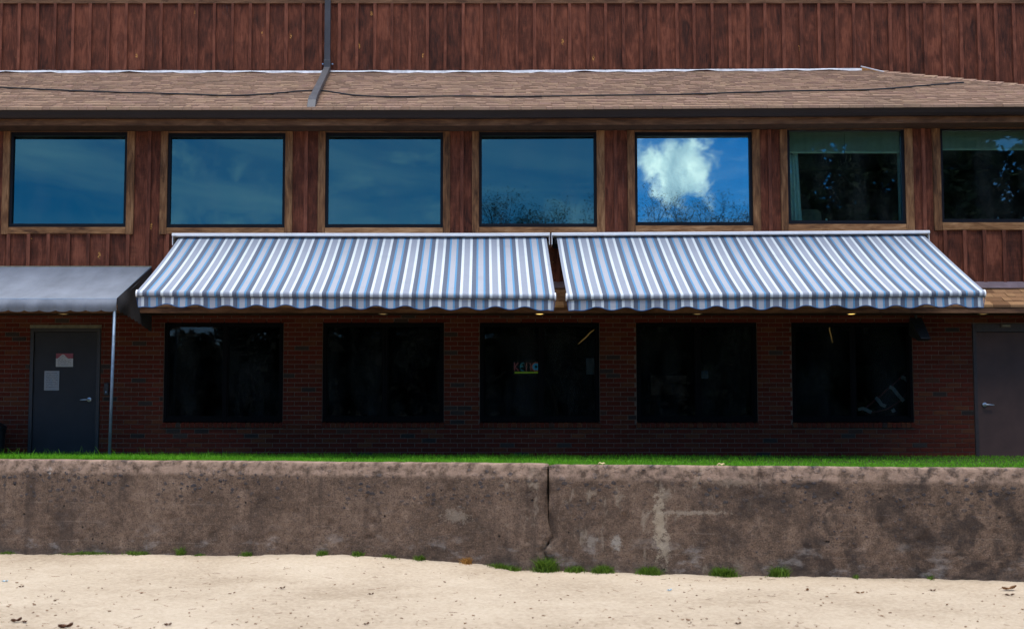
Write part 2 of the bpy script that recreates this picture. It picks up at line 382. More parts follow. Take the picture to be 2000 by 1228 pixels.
M['grey_cloth'] = grey_cloth('grey_canvas', (0.185, 0.205, 0.245))
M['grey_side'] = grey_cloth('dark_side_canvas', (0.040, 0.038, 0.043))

# ------------------------------------------------------------------ the building
Y0, YU = 0.0, 3.2                                   # facade plane; upper wall set back
B = empty('building', (0, 0, 0))
tag(B, 'two storey building, dark red board and batten above red brick, with brown shingle roofs', 'building')
XL, XR = -11.0, 12.5
zub = Z(138, YU); zut = Z(8, YU)
# --- upper wall above the roof
uw = MB().box(XL - 1, XR + 2, YU + 0.03, YU + 0.2, 4.2, 9.5).build('upper_wall', M['siding'], B, 'base')
sp = (X(697, YU, 70) - X(3.5, YU, 70)) / 20.0; x0 = X(3.5, YU, 70)
k0 = math.floor((XL - x0) / sp); k1 = math.ceil((XR - x0) / sp); hipx = X(1690, YU, 138)
for k in range(k0, k1):
    a = x0 + k * sp; zb = zub - 0.0 if a < hipx - 0.2 else zub - 1.3
    zb += S(a) + random.uniform(-0.008, 0.008)
    MB().box(a + 0.004, a + sp - 0.004, YU, YU + 0.028, zb, zut).build('plank', M['siding'], uw, 'base')
    wv = random.uniform(0.024, 0.031); cx = a + random.uniform(-.008, .008)
    MB().box(cx - wv, cx + wv, YU - 0.034, YU - 0.001, zb + random.uniform(-.012, .004), zut - 0.002).build('batten', M['batten'], uw, 'base')
    MB().box(a + 0.004, a + sp - 0.004, YU, YU + 0.028, zut + 0.21, 8.6).build('plank', M['siding'], uw, 'base')
MB().box(XL, XR, YU - 0.03, YU + 0.029, zut, zut + 0.205).build('band_board', M['fascia'], uw, 'base')
# flashing strip where roof meets wall
fl = MB(); xs = np.linspace(XL, hipx - 0.05, 90)
vs = []
for i, x in enumerate(xs):
    j = 0.012 * math.sin(i * 1.7) + 0.012 * math.sin(i * 0.61) + random.uniform(-.006, .006)
    vs += [(x, YU - 0.035, zub + S(x) - 0.012 + random.uniform(-.004, .004)), (x, YU - 0.05, zub + S(x) - 0.050 + j)]
fl.add(vs, [(2 * i, 2 * i + 1, 2 * i + 3, 2 * i + 2) for i in range(len(xs) - 1)]); fl.build('flashing', M['flash'], uw)

# --- main roof: front slope with a hip on the right
YE = -0.58; ze = Z(212, YE)
zr = zub - 0.05
slope = (zr - ze) / (YU - YE); exX = hipx + (YU - YE)
def roof_z(x, y): return ze + (y - YE) * slope + S(x)
roof = MB().add([(XL - 1, YE, ze - 0.03), (0, YE, ze - 0.03), (exX, YE, ze - 0.03 + S(exX)), (hipx, YU + 0.02, zr - 0.03 + S(hipx)), (0, YU + .02, zr - 0.03), (XL - 1, YU + .02, zr - 0.03),
                     (exX, YU + 4, ze - 0.03 + S(exX))], [(0, 1, 4, 5), (1, 2, 3, 4), (2, 6, 3)]).build('roof', M['shingle'], B)
sh = MB(); rows = 25; L = math.hypot(YU - YE, zr - ze); ex = L / rows
for r_ in range(rows):
    ya, yb = YE - 0.02 + (YU - YE) * r_ / rows, YE + (YU - YE) * (r_ + 1.15) / rows
    x = XL - 1 + random.uniform(0, .2)
    xmax = exX - (YU - YE) * (r_ / rows) - 0.02
    while x < xmax:
        wd = random.choice((0.09, 0.12, 0.14, 0.17, 0.20)) * random.uniform(.9, 1.1); x1 = min(x + wd, xmax)
        th = random.choice((0.020, 0.024, 0.028)); dy = random.uniform(0, 0.012); xm = x
        f0 = roof_z(xm, ya + dy) + th; b0 = roof_z(xm, yb) + 0.002
        x1b = min(x1, exX - (YU - YE) * ((r_ + 1.15) / rows)); xb = min(x, x1b)
        sh.add([(x, ya + dy, f0 - th - 0.02), (x1, ya + dy, f0 - th - 0.02), (x1, ya + dy, f0), (x, ya + dy, f0), (x1b, yb, b0), (xb, yb, b0)],
               [(0, 1, 2, 3), (3, 2, 4, 5), (0, 3, 5), (1, 4, 2)])
        x = x1 + 0.003
sho = sh.build('shingles', M['shingle'], roof, kind='stuff')
# hip cap shingles
for i in range(24):
    t0, t1 = i / 24, (i + 1.25) / 24
    p0 = Vector((exX - (exX - hipx) * t0, YE + (YU - YE) * t0, 0)); p1 = Vector((exX - (exX - hipx) * t1, YE + (YU - YE) * t1, 0))
    z0, z1 = roof_z(p0.x, p0.y) + 0.045, roof_z(p1.x, p1.y) + 0.022
    sd = Vector((0.11, 0.11, 0)); dn = Vector((0, 0, -0.05))
    a0, a1 = Vector((p0.x, p0.y, z0)), Vector((p1.x, p1.y, z1))
    lf = Vector((-0.10, -0.10, 0.0)); rt = Vector((0.10, 0.10, 0))
    MB().add([a0 + Vector((-.14, 0, -.062)), a0, a0 + Vector((0, .14, -.062)), a1 + Vector((-.14, 0, -.062)), a1, a1 + Vector((0, .14, -.062)), a0 + Vector((-.14, 0, -.085)), a0 + Vector((0, 0, -.03)), a0 + Vector((0, .14, -.085))],
             [(0, 1, 4, 3), (1, 2, 5, 4), (6, 7, 1, 0), (7, 8, 2, 1)]).build('hip_cap', M['shingle'], roof, 'base')
# bare plywood edge left open at the top of the hip
pa, pb = at(1684, 132, YU - 0.06), at(1730, 144, YU - 0.3)
MB().add([pa, pb, pb + Vector((0, 0, -.02)), pa + Vector((0.0, 0, -.09)), pa + Vector((0, .05, 0)), pb + Vector((0, .05, 0)), pb + Vector((0, .05, -.02)), pa + Vector((0, .05, -.09))],
         [(0, 3, 2, 1), (4, 5, 6, 7), (0, 1, 5, 4), (3, 7, 6, 2), (0, 4, 7, 3), (1, 2, 6, 5)]).build('plywood_edge', M['ply'], roof, 'base')
MB().tube([pa + Vector((-.03, -.02, .012)), pb + Vector((.06, -.02, .0))], 0.011, 6).build('drip_edge', M['flash'], roof, 'base')

# --- eave: fascia, soffit, gutter
zf0 = Z(245, -0.42); xst = [XL - 1, 0, exX - 0.3]
MB().prism([(-0.42, zf0), (-0.39, zf0), (-0.39, ze + 0.02), (-0.42, ze + 0.02)], xst, S).build('fascia_board', M['fascia'], B)
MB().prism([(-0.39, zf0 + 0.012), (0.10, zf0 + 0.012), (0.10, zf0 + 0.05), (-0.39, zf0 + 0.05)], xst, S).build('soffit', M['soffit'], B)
zg = Z(213, -0.56); zg0 = Z(229, -0.56)
gp = [(-0.425, zg0 + .004), (-0.520, zg0), (-0.545, zg0 + 0.035), (-0.557, zg0 + 0.075), (-0.570, zg - .018), (-0.570, zg), (-0.558, zg), (-0.545, zg - .02), (-0.440, zg - 0.02), (-0.425, zg)]
gut = MB().prism(gp, [XL - 1, -5.2, 0, 5.4, exX - 0.1], S).build('gutter', M['gutter'], B)
MB().prism([(-0.4215, zf0 + .105), (-0.438, zf0 + .105), (-0.438, zf0 + .125), (-0.4215, zf0 + .125)], xst, S).build('trim_strip', M['fascia'], B)

# --- downspout
ds = empty('downspout', at(640, 130, YU - 0.08), B)
dx = X(640, YU - .08, 60); pbot = Vector((dx, YU - 0.085, Z(128, YU - .08)))
MB().tube([(dx, YU - 0.085, 8.4), (dx, YU - 0.085, pbot.z - 0.03)], 0, rect=(0.052, 0.038)).build('upper_pipe', M['spout'], ds, bevel=.006)
MB().tube([(dx, YU - 0.089, pbot.z + 0.09), (dx, YU - 0.092, pbot.z - 0.10)], 0, rect=(0.058, 0.044)).build('elbow', M['spout'], ds, bevel=.006)
xe = X(607, YE, 210)
def onroof(f, h): 
    y = YU - 0.11 + (YE + 0.05 - YU + .11) * f; x = dx + (xe - dx) * f; return Vector((x, y, roof_z(x, y) + h))
MB().tube([onroof(0.0, 0.09), onroof(0.3, 0.08), onroof(0.9, 0.075)], 0, rect=(0.055, 0.04)).build('roof_pipe', M['spout'], ds, bevel=.006)
MB().tube([onroof(0.885, 0.082), onroof(0.955, 0.055), onroof(1.0, -0.03)], 0, rect=(0.062, 0.047)).build('outlet_elbow', M['spout'], ds, bevel=.006)
for s in (-1, 1):
    MB().lathe([(0.012, -0.02), (0.015, -.014), (0.015, -.004), (0.004, 0)], (dx + s * 0.088, YU - 0.03, pbot.z + 0.035), 8, 'y').build('bracket_screw', M['steel'], ds)
MB().box(dx - .098, dx + .098, YU - .036, YU - .026, pbot.z + .02, pbot.z + .05).build('bracket', M['spout'], ds)

# --- cable lying across the roof
def roof_at(px, py, h=0.02):
    xc, yc = (px - PX0) / FPX, (PY0 - py) / FPX
    d = Vector((xc, math.cos(PITCH) - yc * math.sin(PITCH), math.sin(PITCH) + yc * math.cos(PITCH)))
    o_ = Vector((0, -CAM_D, EYE)); t = (ze + h - slope * (YE) - slope * 0 - EYE + slope * (-CAM_D)) / 1.0
    # plane z = ze + (y-YE)*slope + h
    t = (ze + h + (o_.y - YE) * slope - o_.z) / (d.z - d.y * slope)
    p = o_ + d * t; p.z += S(p.x); return p
cps = [(-160, 166), (0, 171), (130, 177), (250, 181), (360, 184), (450, 187), (520, 184), (565, 180), (598, 177.5), (621, 177), (650, 180), (690, 186), (760, 189), (900, 188), (1000, 189), (1200, 188), (1330, 187), (1450, 184), (1560, 181.5), (1700, 180), (1800, 173), (1895, 166)]
pts = []
for (a, b) in cps:
    p = roof_at(a, b, 0.035 if not 590 < a < 660 else 0.06)
    pts.append(p)
cable_pts = []
for i in range(len(pts) - 1):
    p_1, p0, p1, p2 = pts[max(i - 1, 0)], pts[i], pts[i + 1], pts[min(i + 2, len(pts) - 1)]
    for k in range(5):
        t = k / 5; cable_pts.append(0.5 * ((2 * p0) + (p1 - p_1) * t + (2 * p_1 - 5 * p0 + 4 * p1 - p2) * t * t + (3 * p0 - p_1 - 3 * p1 + p2) * t ** 3))
cb = MB().tube(cable_pts, 0.013, 6).build('roof_cable', M['cable'], None, cable_pts[0])
tag(cb, 'thin black cable lying loosely across the shingle roof, over the downspout', 'cable')

# --- upper windows
WN = [(25, 243, 266, 437, 5, 262), (333, 552, 268, 438, 313, 571), (641, 860, 267, 438, 621, 879), (941, 1160, 266, 437, 922, 1181),
      (1245, 1464, 266, 434, 1226, 1485), (1543, 1762, 256, 431, 1525, 1784), (1842, 2061, 255, 428, 1823, 2080)]
wlab = []
zhead = zf0 + 0.01
win_x = []
# solid wall behind, with openings left for the glass: strips between windows, a band below
mw = MB()
for i, (a, b, t_, bt, ta, tb) in enumerate(WN):
    xa, xb = X(a, Y0, 350), X(b, Y0, 350); win_x.append((xa, xb, Z(t_), Z(bt), X(ta, Y0, 400), X(tb, Y0, 400)))
zpl = Z(556)                                        # where the lower roof meets the siding
edges = [XL - 1] + [v for w_ in win_x for v in (w_[0] - 0.04, w_[1] + 0.04)] + [XR + 2]
for i in range(0, len(edges), 2): mw.box(edges[i], edges[i + 1], 0.04, 0.2, 2.0, 5.05)
for (xa, xb, zt, zb, ta, tb) in win_x: mw.box(xa - 0.039, xb + 0.039, 0.045, 0.2, 2.0, zb - 0.05); mw.box(xa - 0.039, xb + 0.039, 0.045, 0.2, zt + 0.05, 5.05)
mid = mw.build('window_storey_wall', M['siding'], B, (0, 0.1, 2.0))
gapb = [X(p, Y0, 450) for p in (-20, 290, 597, 902, 1203, 1505, 1806, 2112)]
cuts = []
for i in range(len(gapb) - 1):
    n = 8
    for k in range(n): cuts.append(gapb[i] + (gapb[i + 1] - gapb[i]) * k / n)
st = (gapb[1] - gapb[0]) / 8
cuts = [gapb[0] - st * k for k in range(9, 0, -1)] + cuts + [gapb[-1] + st * k for k in range(0, 9)]
def plank(x0, x1, z0, z1, y=0.0):
    if x1 - x0 > 0.02: MB().box(x0 + 0.003, x1 - 0.003, y, y + 0.034, z0, z1).build('plank', M['siding'], mid, 'base')
for a, b in zip(cuts[:-1], cuts[1:]):
    segs = [(a, b, True)]
    for (xa, xb, zt, zb, ta, tb) in win_x:
        ia, ib = ta + 0.06, tb - 0.06                # planks stop behind the casing
        out = []
        for (p, q, full) in segs:
            if q <= ia or p >= ib: out.append((p, q, full)); continue
            if p < ia: out.append((p, ia, True))
            out.append((max(p, ia), min(q, ib), (zb,)))
            if q > ib: out.append((ib, q, True))
        segs = out
    for (p, q, full) in segs:
        top = zhead + S(p) if full is True else full[0] - 0.07
        plank(p, q, zpl - 0.05, top)
for g in cuts:
    short = None
    for (xa, xb, zt, zb, ta, tb) in win_x:
        if ta - 0.02 < g < tb + 0.02: short = zb
    top = zhead + S(g) - 0.002 if short is None else short - 0.145
    wv = 0.026; MB().box(g - wv, g + wv, -0.033, -0.001, zpl - 0.03, top).build('batten', M['batten'], mid, 'base')

def upper_window(i):
    xa, xb, zt, zb, ta, tb = win_x[i]; e = empty('upper_window', ((xa + xb) / 2, 0, zb), B)
    fw = 0.042; yo = -0.040                          # casing stands proud of the planks
    zs = zb - 0.055; zsb = Z(457 if i < 5 else 452) + (0 if i < 5 else 0.0)
    if i >= 5: zsb = zs - 0.115
    MB().box(ta, xa - fw, yo, 0.02, zsb - 0.01, zhead + S(xa) - 0.004).build('casing_board', M['casing'], e, 'base', bevel=.004)
    MB().box(xb + fw, tb, yo, 0.02, zsb - 0.01, zhead + S(xb) - 0.004).build('casing_board', M['casing'], e, 'base', bevel=.004)
    MB().box(xa - fw + .003, xb + fw - .003, yo + 0.003, 0.02, zsb, zs - 0.002).build('sill_board', M['casing_h'], e, 'base', bevel=.004)
    MB().box(xa - fw + .003, xb + fw - .003, yo + 0.003, 0.02, zt + 0.06, zhead + S(xa) - 0.006).build('head_board', M['fascia'], e, 'base')
    fr = MB()
    fr.box(xa - fw + .004, xa, -0.010, 0.08, zb, zt); fr.box(xb, xb + fw - .004, -0.010, 0.08, zb, zt)
    fr.box(xa - fw + .004, xb + fw - .004, -0.012, 0.081, zs, zb); fr.box(xa - fw + .004, xb + fw - .004, -0.012, 0.081, zt, zt + 0.056)
    fr.build('frame', M['frame'], e, 'base')
    g = M['glass_film'] if i < 4 else (M['glass_coat'] if i == 4 else M['glass_clear'])
    MB().box(xa + .001, xb - .001, 0.030, 0.036, zb + .001, zt - .001).build('glass_pane', g, e, 'base')
    return e
for i in range(7): upper_window(i)
# rooms behind the glass: dark shells
def room(z0, z1, y1, name):
    m = MB(); m.box(XL - 1, XR + 2, y1, y1 + 0.1, z0, z1); m.box(XL - 1, XR + 2, 0.2, y1, z0 - 0.1, z0); m.box(XL - 1, XR + 2, 0.2, y1, z1, z1 + 0.1)
    m.box(XL - 1.1, XL - 1, 0.05, y1 + .1, z0 - .1, z1 + .1); m.box(XR + 2, XR + 2.1, 0.05, y1 + .1, z0 - .1, z1 + .1)
    o = m.build(name, M['room'], B, kind=None); return o
room(2.75, 4.98, 3.0, 'upstairs_room_shell'); room(-0.1, 2.55, 4.5, 'downstairs_room_shell')

# --- lower storey brickwork
bw, bh = 0.2137, 0.0695
ztop = Z(598, -0.6) + 0.03
LW = [(320, 553), (630, 867), (937, 1171), (1243, 1479), (1547, 1783)]
zw0, zw1 = Z(823), Z(630)
holes = [(X(a, Y0, 720), X(b, Y0, 720), zw0 - 0.098, zw1 + 0.02) for a, b in LW]
dl = (X(57, Y0, 760), X(195, Y0, 760)); dr0 = X(1902, Y0, 760); dr = (dr0, dr0 + 1.02)
zdl, zdr = Z(641), Z(632)
holes += [(dl[0], dl[1], -0.3, zdl), (dr[0], dr[1], -0.3, zdr)]
bwall = MB()
xs_ = sorted([XL - 1, XR + 2] + [v for h in holes for v in h[:2]])
for a, b in zip(xs_[:-1], xs_[1:]):
    hs = [h for h in holes if h[0] - 1e-6 <= a and b <= h[1] + 1e-6]
    if not hs: bwall.box(a, b, 0.009, 0.19, -0.3, ztop)
    else:
        h = hs[0]; bwall.box(a, b, 0.009, 0.19, h[3], ztop)
        if h[2] > -0.29: bwall.box(a, b, 0.009, 0.19, -0.3, h[2])
brw = bwall.build('brick_wall', M['mortar'], B, (0, 0.1, 0))
hb = bh - 0.0105
unit = MB().box(-0.5 * (bw - .0105), 0.5 * (bw - .0105), -0.0005, 0.085, 0, hb)
um = unit.build('brick', M['brick']); ume = um.data; bpy.data.objects.remove(um)
bm_ = bpy.data.meshes.new('brick')
# slightly eased edges for the shared brick
hw_, c_ = 0.5 * (bw - .0105), 0.003
bv = [(-hw_, c_, 0), (hw_, c_, 0), (hw_, c_, hb), (-hw_, c_, hb), (-hw_ + c_, 0, c_), (hw_ - c_, 0, c_), (hw_ - c_, 0, hb - c_), (-hw_ + c_, 0, hb - c_), (-hw_, .08, 0), (hw_, .08, 0), (hw_, .08, hb), (-hw_, .08, hb)]
bf = [(4, 5, 6, 7), (0, 1, 5, 4), (1, 2, 6, 5), (2, 3, 7, 6), (3, 0, 4, 7), (8, 9, 1, 0), (9, 10, 2, 1), (10, 11, 3, 2), (11, 8, 0, 3)]
bm_.from_pydata(bv, [], bf); bm_.materials.append(M['brick']); bm_.update()
cand = []
anchor = X(1903, Y0, 700)
row = 0; z = -0.15
while z < ztop - 0.02:
    off = anchor + (0 if row % 2 else bw / 2) - 100 * bw; k = int((XL - off) / bw)
    while off + k * bw < XR:
        a, b = off + k * bw, off + (k + 1) * bw; k += 1
        segs = [(a, b)]
        for h in holes:
            if h[2] < z + bh * 0.5 < h[3]:
                ns = []
                for p, q in segs:
                    if q <= h[0] or p >= h[1]: ns.append((p, q))
                    else:
                        if p < h[0] - .04: ns.append((p, h[0]))
                        if q > h[1] + .04: ns.append((h[1], q))
                segs = ns
        for p, q in segs:
            if q - p > 0.03: cand.append((p, q, z))
    z += bh; row += 1
def score(c):
    xm = (c[0] + c[1]) / 2
    if not X(0) - .05 < xm < X(2000) + .05 or c[2] < -0.02 or c[2] > 1.95: return -1
    s = (c[1] - c[0]) / bw
    if xm > X(1783): s += 2
    if c[2] < 0.45: s += 1.2 - c[2]
    return s
cand.sort(key=lambda c: -score(c))
rest = MB()
for i, (p, q, z) in enumerate(cand):
    dy = random.uniform(-0.0025, 0.0025); sc = (q - p - .0105) / (bw - .0105)
    if i < 300: link_mesh('brick', bm_, ((p + q) / 2, dy, z + 0.005), brw, (sc, 1, 1))
    else:
        cx = (p + q) / 2; rest.add([(v[0] * sc + cx, v[1] + dy, v[2] + z + .005) for v in bv], bf)
rest.build('bricks', M['brick'], brw, kind='stuff')
MB().box(XL - 1, XR + 2, -0.05, 0.008, -0.3, -0.012).build('footing', M['flash_dark'], B, (0, 0, -.3))

# --- lower windows with rowlock sills
def lower_window(i):
    a, b, z0, z1 = holes[i]; z0 = zw0; z1 = zw1; e = empty('lower_window', ((a + b) / 2, 0, z0), B)
    fw = 0.045; fr = MB()
    fr.box(a + .002, a + fw, 0.015, 0.12, z0, z1); fr.box(b - fw, b - .002, 0.015, 0.12, z0, z1)
    fr.box(a + fw, b - fw, 0.016, 0.12, z0, z0 + 0.055); fr.box(a + fw, b - fw, 0.016, 0.12, z1 - 0.04, z1 + .018)
    fr.build('frame', M['frame_low'], e, 'base')
    xm = X((LW[i][0] + LW[i][1]) / 2 + 3, Y0, 720)
    MB().box(xm - 0.022, xm + 0.022, 0.03, 0.10, z0 + 0.055, z1 - 0.04).build('meeting_stile', M['frame_low'], e, 'base')
    for p, q, yy in ((a + fw, xm - 0.022, 0.05), (xm + 0.022, b - fw, 0.065)):
        sf = MB(); w2 = 0.024
        sf.box(p + .001, p + w2, yy - .015, yy + .02, z0 + .056, z1 - .041); sf.box(q - w2, q - .001, yy - .015, yy + .02, z0 + .056, z1 - .041)
        sf.box(p + w2, q - w2, yy - .014, yy + .02, z0 + .056, z0 + .085); sf.box(p + w2, q - w2, yy - .014, yy + .02, z1 - .065, z1 - .041)
        s_ = sf.build('sash', M['frame_low'], e, 'base')
        MB().box(p + w2, q - w2, yy, yy + .005, z0 + .085, z1 - .065).build('glass_pane', M['glass_low'], s_, 'base')
    n = 26; stp = (b - a + 0.02) / n
    for k in range(n):
        xk = a - 0.01 + stp * (k + .5); hw2 = stp / 2 - .0045; j = random.uniform(-.003, .003)
        MB().add([(xk - hw2, -0.028 + j, zw0 - .092), (xk + hw2, -0.028 + j, zw0 - .092), (xk + hw2, .1, zw0 - .092), (xk - hw2, .1, zw0 - .092),
                  (xk - hw2, -0.034 + j, zw0 - .022), (xk + hw2, -0.034 + j, zw0 - .022), (xk + hw2, .1, zw0 - .003), (xk - hw2, .1, zw0 - .003)],
                 [(0, 3, 2, 1), (4, 5, 6, 7), (0, 1, 5, 4), (1, 2, 6, 5), (2, 3, 7, 6), (3, 0, 4, 7)]).build('brick', M['brick'], e, 'base', bevel=.003)
    MB().box(a - 0.009, b + 0.009, -0.018, 0.099, zw0 - .090, zw0 - .03).build('sill_mortar', M['mortar'], e, 'base')
for i in range(5): lower_window(i)

# --- pent roof over the lower storey
YP = -0.60; zpe = Z(597, YP); pent_s = (zpl - zpe) / (0 - YP)
pent = MB().add([(XL - 1, YP, zpe - .02), (XR + 2, YP, zpe - .02), (XR + 2, -0.001, zpl - .02), (XL - 1, -0.001, zpl - .02), (XL - 1, -0.001, zpe - .03), (XR + 2, -0.001, zpe - .03)],
                [(0, 1, 2, 3), (0, 4, 5, 1)]).build('pent_roof', M['shingle2'], B)
pr = MB(); nrow = 5
def tab(mb, x, x1, r_):
    ya, yb = YP - 0.02 + 0.6 * r_ / nrow, YP + 0.6 * min(1.0, (r_ + 1.2) / nrow); th = random.choice((.012, .02, .026)); dy = random.uniform(0, .012)
    f0 = zpe + (ya + dy - YP) * pent_s + th; b0 = zpe + (yb - YP) * pent_s + .002
    mb.add([(x, ya + dy, f0 - th - .015), (x1, ya + dy, f0 - th - .015), (x1, ya + dy, f0), (x, ya + dy, f0), (x1, yb, b0), (x, yb, b0)], [(0, 1, 2, 3), (3, 2, 4, 5), (0, 3, 5), (1, 4, 2)])
for r_ in range(nrow):
    x = XL - 1
    while x < XR + 2:
        x1 = x + random.choice((.12, .16, .2, .25)); vis = 6.3 < x < 8.6
        if vis: m_ = MB(); tab(m_, x, x1, r_); m_.build('shingle', M['shingle2'], pent, 'base')
        else: tab(pr, x, x1, r_)
        x = x1 + .003
pr.build('shingles', M['shingle2'], pent, kind='stuff')
MB().add([(XL - 1, -0.024, zpl + .045), (XR + 2, -0.024, zpl + .045), (XR + 2, -.16, zpl - .16 * pent_s + .035), (XL - 1, -.16, zpl - .16 * pent_s + .035)], [(0, 3, 2, 1)]).build('apron_flashing', M['flash_dark'], pent)
zpf = Z(611, YP)
MB().box(XL - 1, XR + 2, YP, YP + .03, zpf, zpe - .022).build('pent_fascia', M['fascia'], B, (0, YP, zpf))
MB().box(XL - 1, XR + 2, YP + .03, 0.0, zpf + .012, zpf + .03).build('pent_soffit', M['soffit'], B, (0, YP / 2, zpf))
M['bulb'] = emit('warm_lamp_glow', (1.0, 0.62, 0.16), .9); M['bulb_dim'] = emit('dim_lamp_glow', (1.0, 0.62, 0.22), 0.10)
for i, (px, on) in enumerate(((748, 0), (1054, 1), (1362, 0), (1663, 1), (1920, 0), (124, 0))):
    c = Vector((X(px, -0.38, 614), -0.38, zpf + .012))
    e = empty('recessed_light', c, B)
    MB().lathe([(0.062, 0.0), (0.075, -0.004), (0.08, -0.009), (0.066, -0.012), (0.058, -.006)], c, 24).build('trim_ring', M['strip'], e)
    MB().lathe([(0.052, -0.004), (0.054, -0.008), (0.03, -.011)], c, 20).build('lamp_lens', M['bulb'] if on else M['bulb_dim'], e)

# --- doors
def door(xa, xb, ztop, matd, matf, hinge_left, nm):
    e = empty(nm, ((xa + xb) / 2, 0, 0), B); f = 0.055
    fm = MB(); fm.box(xa + .002, xa + f, -0.012, .12, -0.25, ztop - .001); fm.box(xb - f, xb - .002, -0.012, .12, -0.25, ztop - .001); fm.box(xa + f, xb - f, -0.011, .12, ztop - (f if hinge_left else .125), ztop - .001)
    fm.build('door_frame', matf, e, 'base', bevel=.004)
    zt = ztop - (f if hinge_left else .125) - .004
    lf = MB().box(xa + f + .004, xb - f - .004, 0.01, 0.055, -0.2, zt).build('door_leaf', matd, e, 'base', bevel=.003)
    hx = (xb - f - 0.10) if hinge_left else (xa + f + 0.10); hz = Z(780 if hinge_left else 790); s = -1 if hinge_left else 1
    MB().lathe([(0.034, 0.009), (0.036, 0.0), (0.03, -0.012), (0.015, -.016), (.013, -.05)], (hx, 0.0, hz), 20, 'y').build('handle_rose', M['steel'], lf)
    MB().tube([(hx - s * .012, -.05, hz), (hx + s * .05, -.052, hz - .002), (hx + s * .125, -.045, hz - .006)], [.012, .011, .009], 8).build('handle_lever', M['steel'], lf, smooth=True)
    hxx = xa + f if hinge_left else xb - f
    for zz in (0.25, 1.0, 1.6): MB().tube([(hxx, -.016, zz - .05), (hxx, -.016, zz + .05)], .009, 8).build('hinge', matf, lf)
    return e
door(dl[0], dl[1], zdl, M['door_blue'], M['door_frame'], True, 'entrance_door')
door(dr[0], dr[1], zdr, M['door_brown'], M['door_frame_r'], False, 'service_door')
MB().prism([(-.035, zdl + .001), (0.0, zdl + .001), (0.0, zdl + .05), (-.012, zdl + .05)], [dl[0] - .005, dl[1] + .01]).build('rain_strip', M['strip'], B)

# ------------------------------------------------------------------ things fixed to or seen in the building
def notice_mat(name, base, head, headfrac):
    m, t, p = new_mat(name); uv = t.n('ShaderNodeUVMap').outputs[0]; s = t.n('ShaderNodeSeparateXYZ', {0: uv})
    ln = t.math('GREATER_THAN', t.math('FRACT', t.math('MULTIPLY', s.outputs[1], 11.0)), 0.55)
    wd = t.math('GREATER_THAN', t.noise(t.mapv(uv, (26, 11, 1)), 1.0, 2), 0.46)
    ins = t.math('MULTIPLY', t.sstep(t.math('ABSOLUTE', t.math('SUBTRACT', s.outputs[0], 0.5)), .42, .38), t.math('MULTIPLY', t.sstep(s.outputs[1], .06, .08), t.sstep(s.outputs[1], .97, .93)))
    col = t.mix(t.math('MULTIPLY', t.math('MULTIPLY', ln, wd), t.math('MULTIPLY', ins, .8)), base, (0.08, .08, .09))
    if headfrac: # red header cut to a peak in the middle
        lim = t.math('ADD', 1 - headfrac, t.math('MULTIPLY', t.sstep(t.math('ABSOLUTE', t.math('SUBTRACT', s.outputs[0], .4)), .35, .0), headfrac * .8))
        col = t.mix(t.math('GREATER_THAN', s.outputs[1], lim), col, head)
    cr = t.noise(t.mapv(uv, (5, 4, 1)), 1.0, 4); put(t, p, Base_Color=col, Roughness=.35, Normal=t.bump(cr, .35, .02)); return m
def sheet(name, px0, px1, py0, py1, mat, y, label, cat):
    a, b = at(px0, py1, y), at(px1, py0, y); m = MB()
    def fn(u, v): return (a.x + (b.x - a.x) * u, y - .004 * math.sin(u * 7 + v * 3) * v * (1 - v) * 3, a.z + (b.z - a.z) * v)
    m.grid(fn, 8, 8, lambda u, v: (u, v)); o = m.build(name, mat, None, (a.x, y, a.z)); sm = o.modifiers.new('thick', 'SOLIDIFY'); sm.thickness = .004
    return tag(o, label, cat)
sheet('door_sign', 109, 143, 690, 716, notice_mat('red_headed_sign', (.36, .35, .34), (.20, .02, .025), .38), 0.0, 'white sign with a red top edge on the dark blue-grey left door', 'sign')
sheet('paper_notice', 86, 116, 724, 762, notice_mat('sleeved_notice', (.22, .23, .25), None, 0), 0.0, 'crinkled printed notice in a plastic sleeve on the left door', 'notice')
sheet('window_paper', 1145, 1163, 699, 731, M['paper'], 0.085, 'plain pale paper inside the right pane of the middle lower window', 'paper')
sheet('window_sticker', 1370, 1383, 724, 739, notice_mat('blue_sticker', (.16, .20, .27), (.05, .1, .2), .5), 0.085, 'small blue and white sticker on the fourth lower window', 'sticker')
# doorbell box beside the left door
kx, kz = X(209, 0, 757), Z(772)
e = empty('door_intercom', (kx, -.02, kz), None); tag(e, 'small dark intercom box on the brick beside the left door, behind the awning post', 'intercom')
MB().box(kx - .035, kx + .035, -.04, -.003, kz, kz + .19).build('housing', M['black'], e, bevel=.008)
MB().lathe([(.014, -.04), (.014, -.046), (.008, -.048)], (kx, 0, kz + .05), 12, 'y').build('button', M['post'], e)
MB().box(kx - .022, kx + .022, -.0425, -.0395, kz + .10, kz + .165).build('speaker_grille', M['door_frame'], e)
# small lamp over the right door
lx, lz = X(1964, -.02, 635), Z(640, -.02)
e = empty('door_plate', (lx, -.02, lz)); tag(e, 'small oblong fitting on the frame above the right-hand brown door', 'fitting')
MB().box(lx - .075, lx + .075, -.036, -.014, lz + .004, lz + .058).build('housing', plain('bronze_fitting', (.14, .095, .075), .5), e, bevel=.01)
MB().box(lx - .055, lx + .055, -.042, -.035, lz + .018, lz + .044).build('lens', M['strip'], e, bevel=.003)
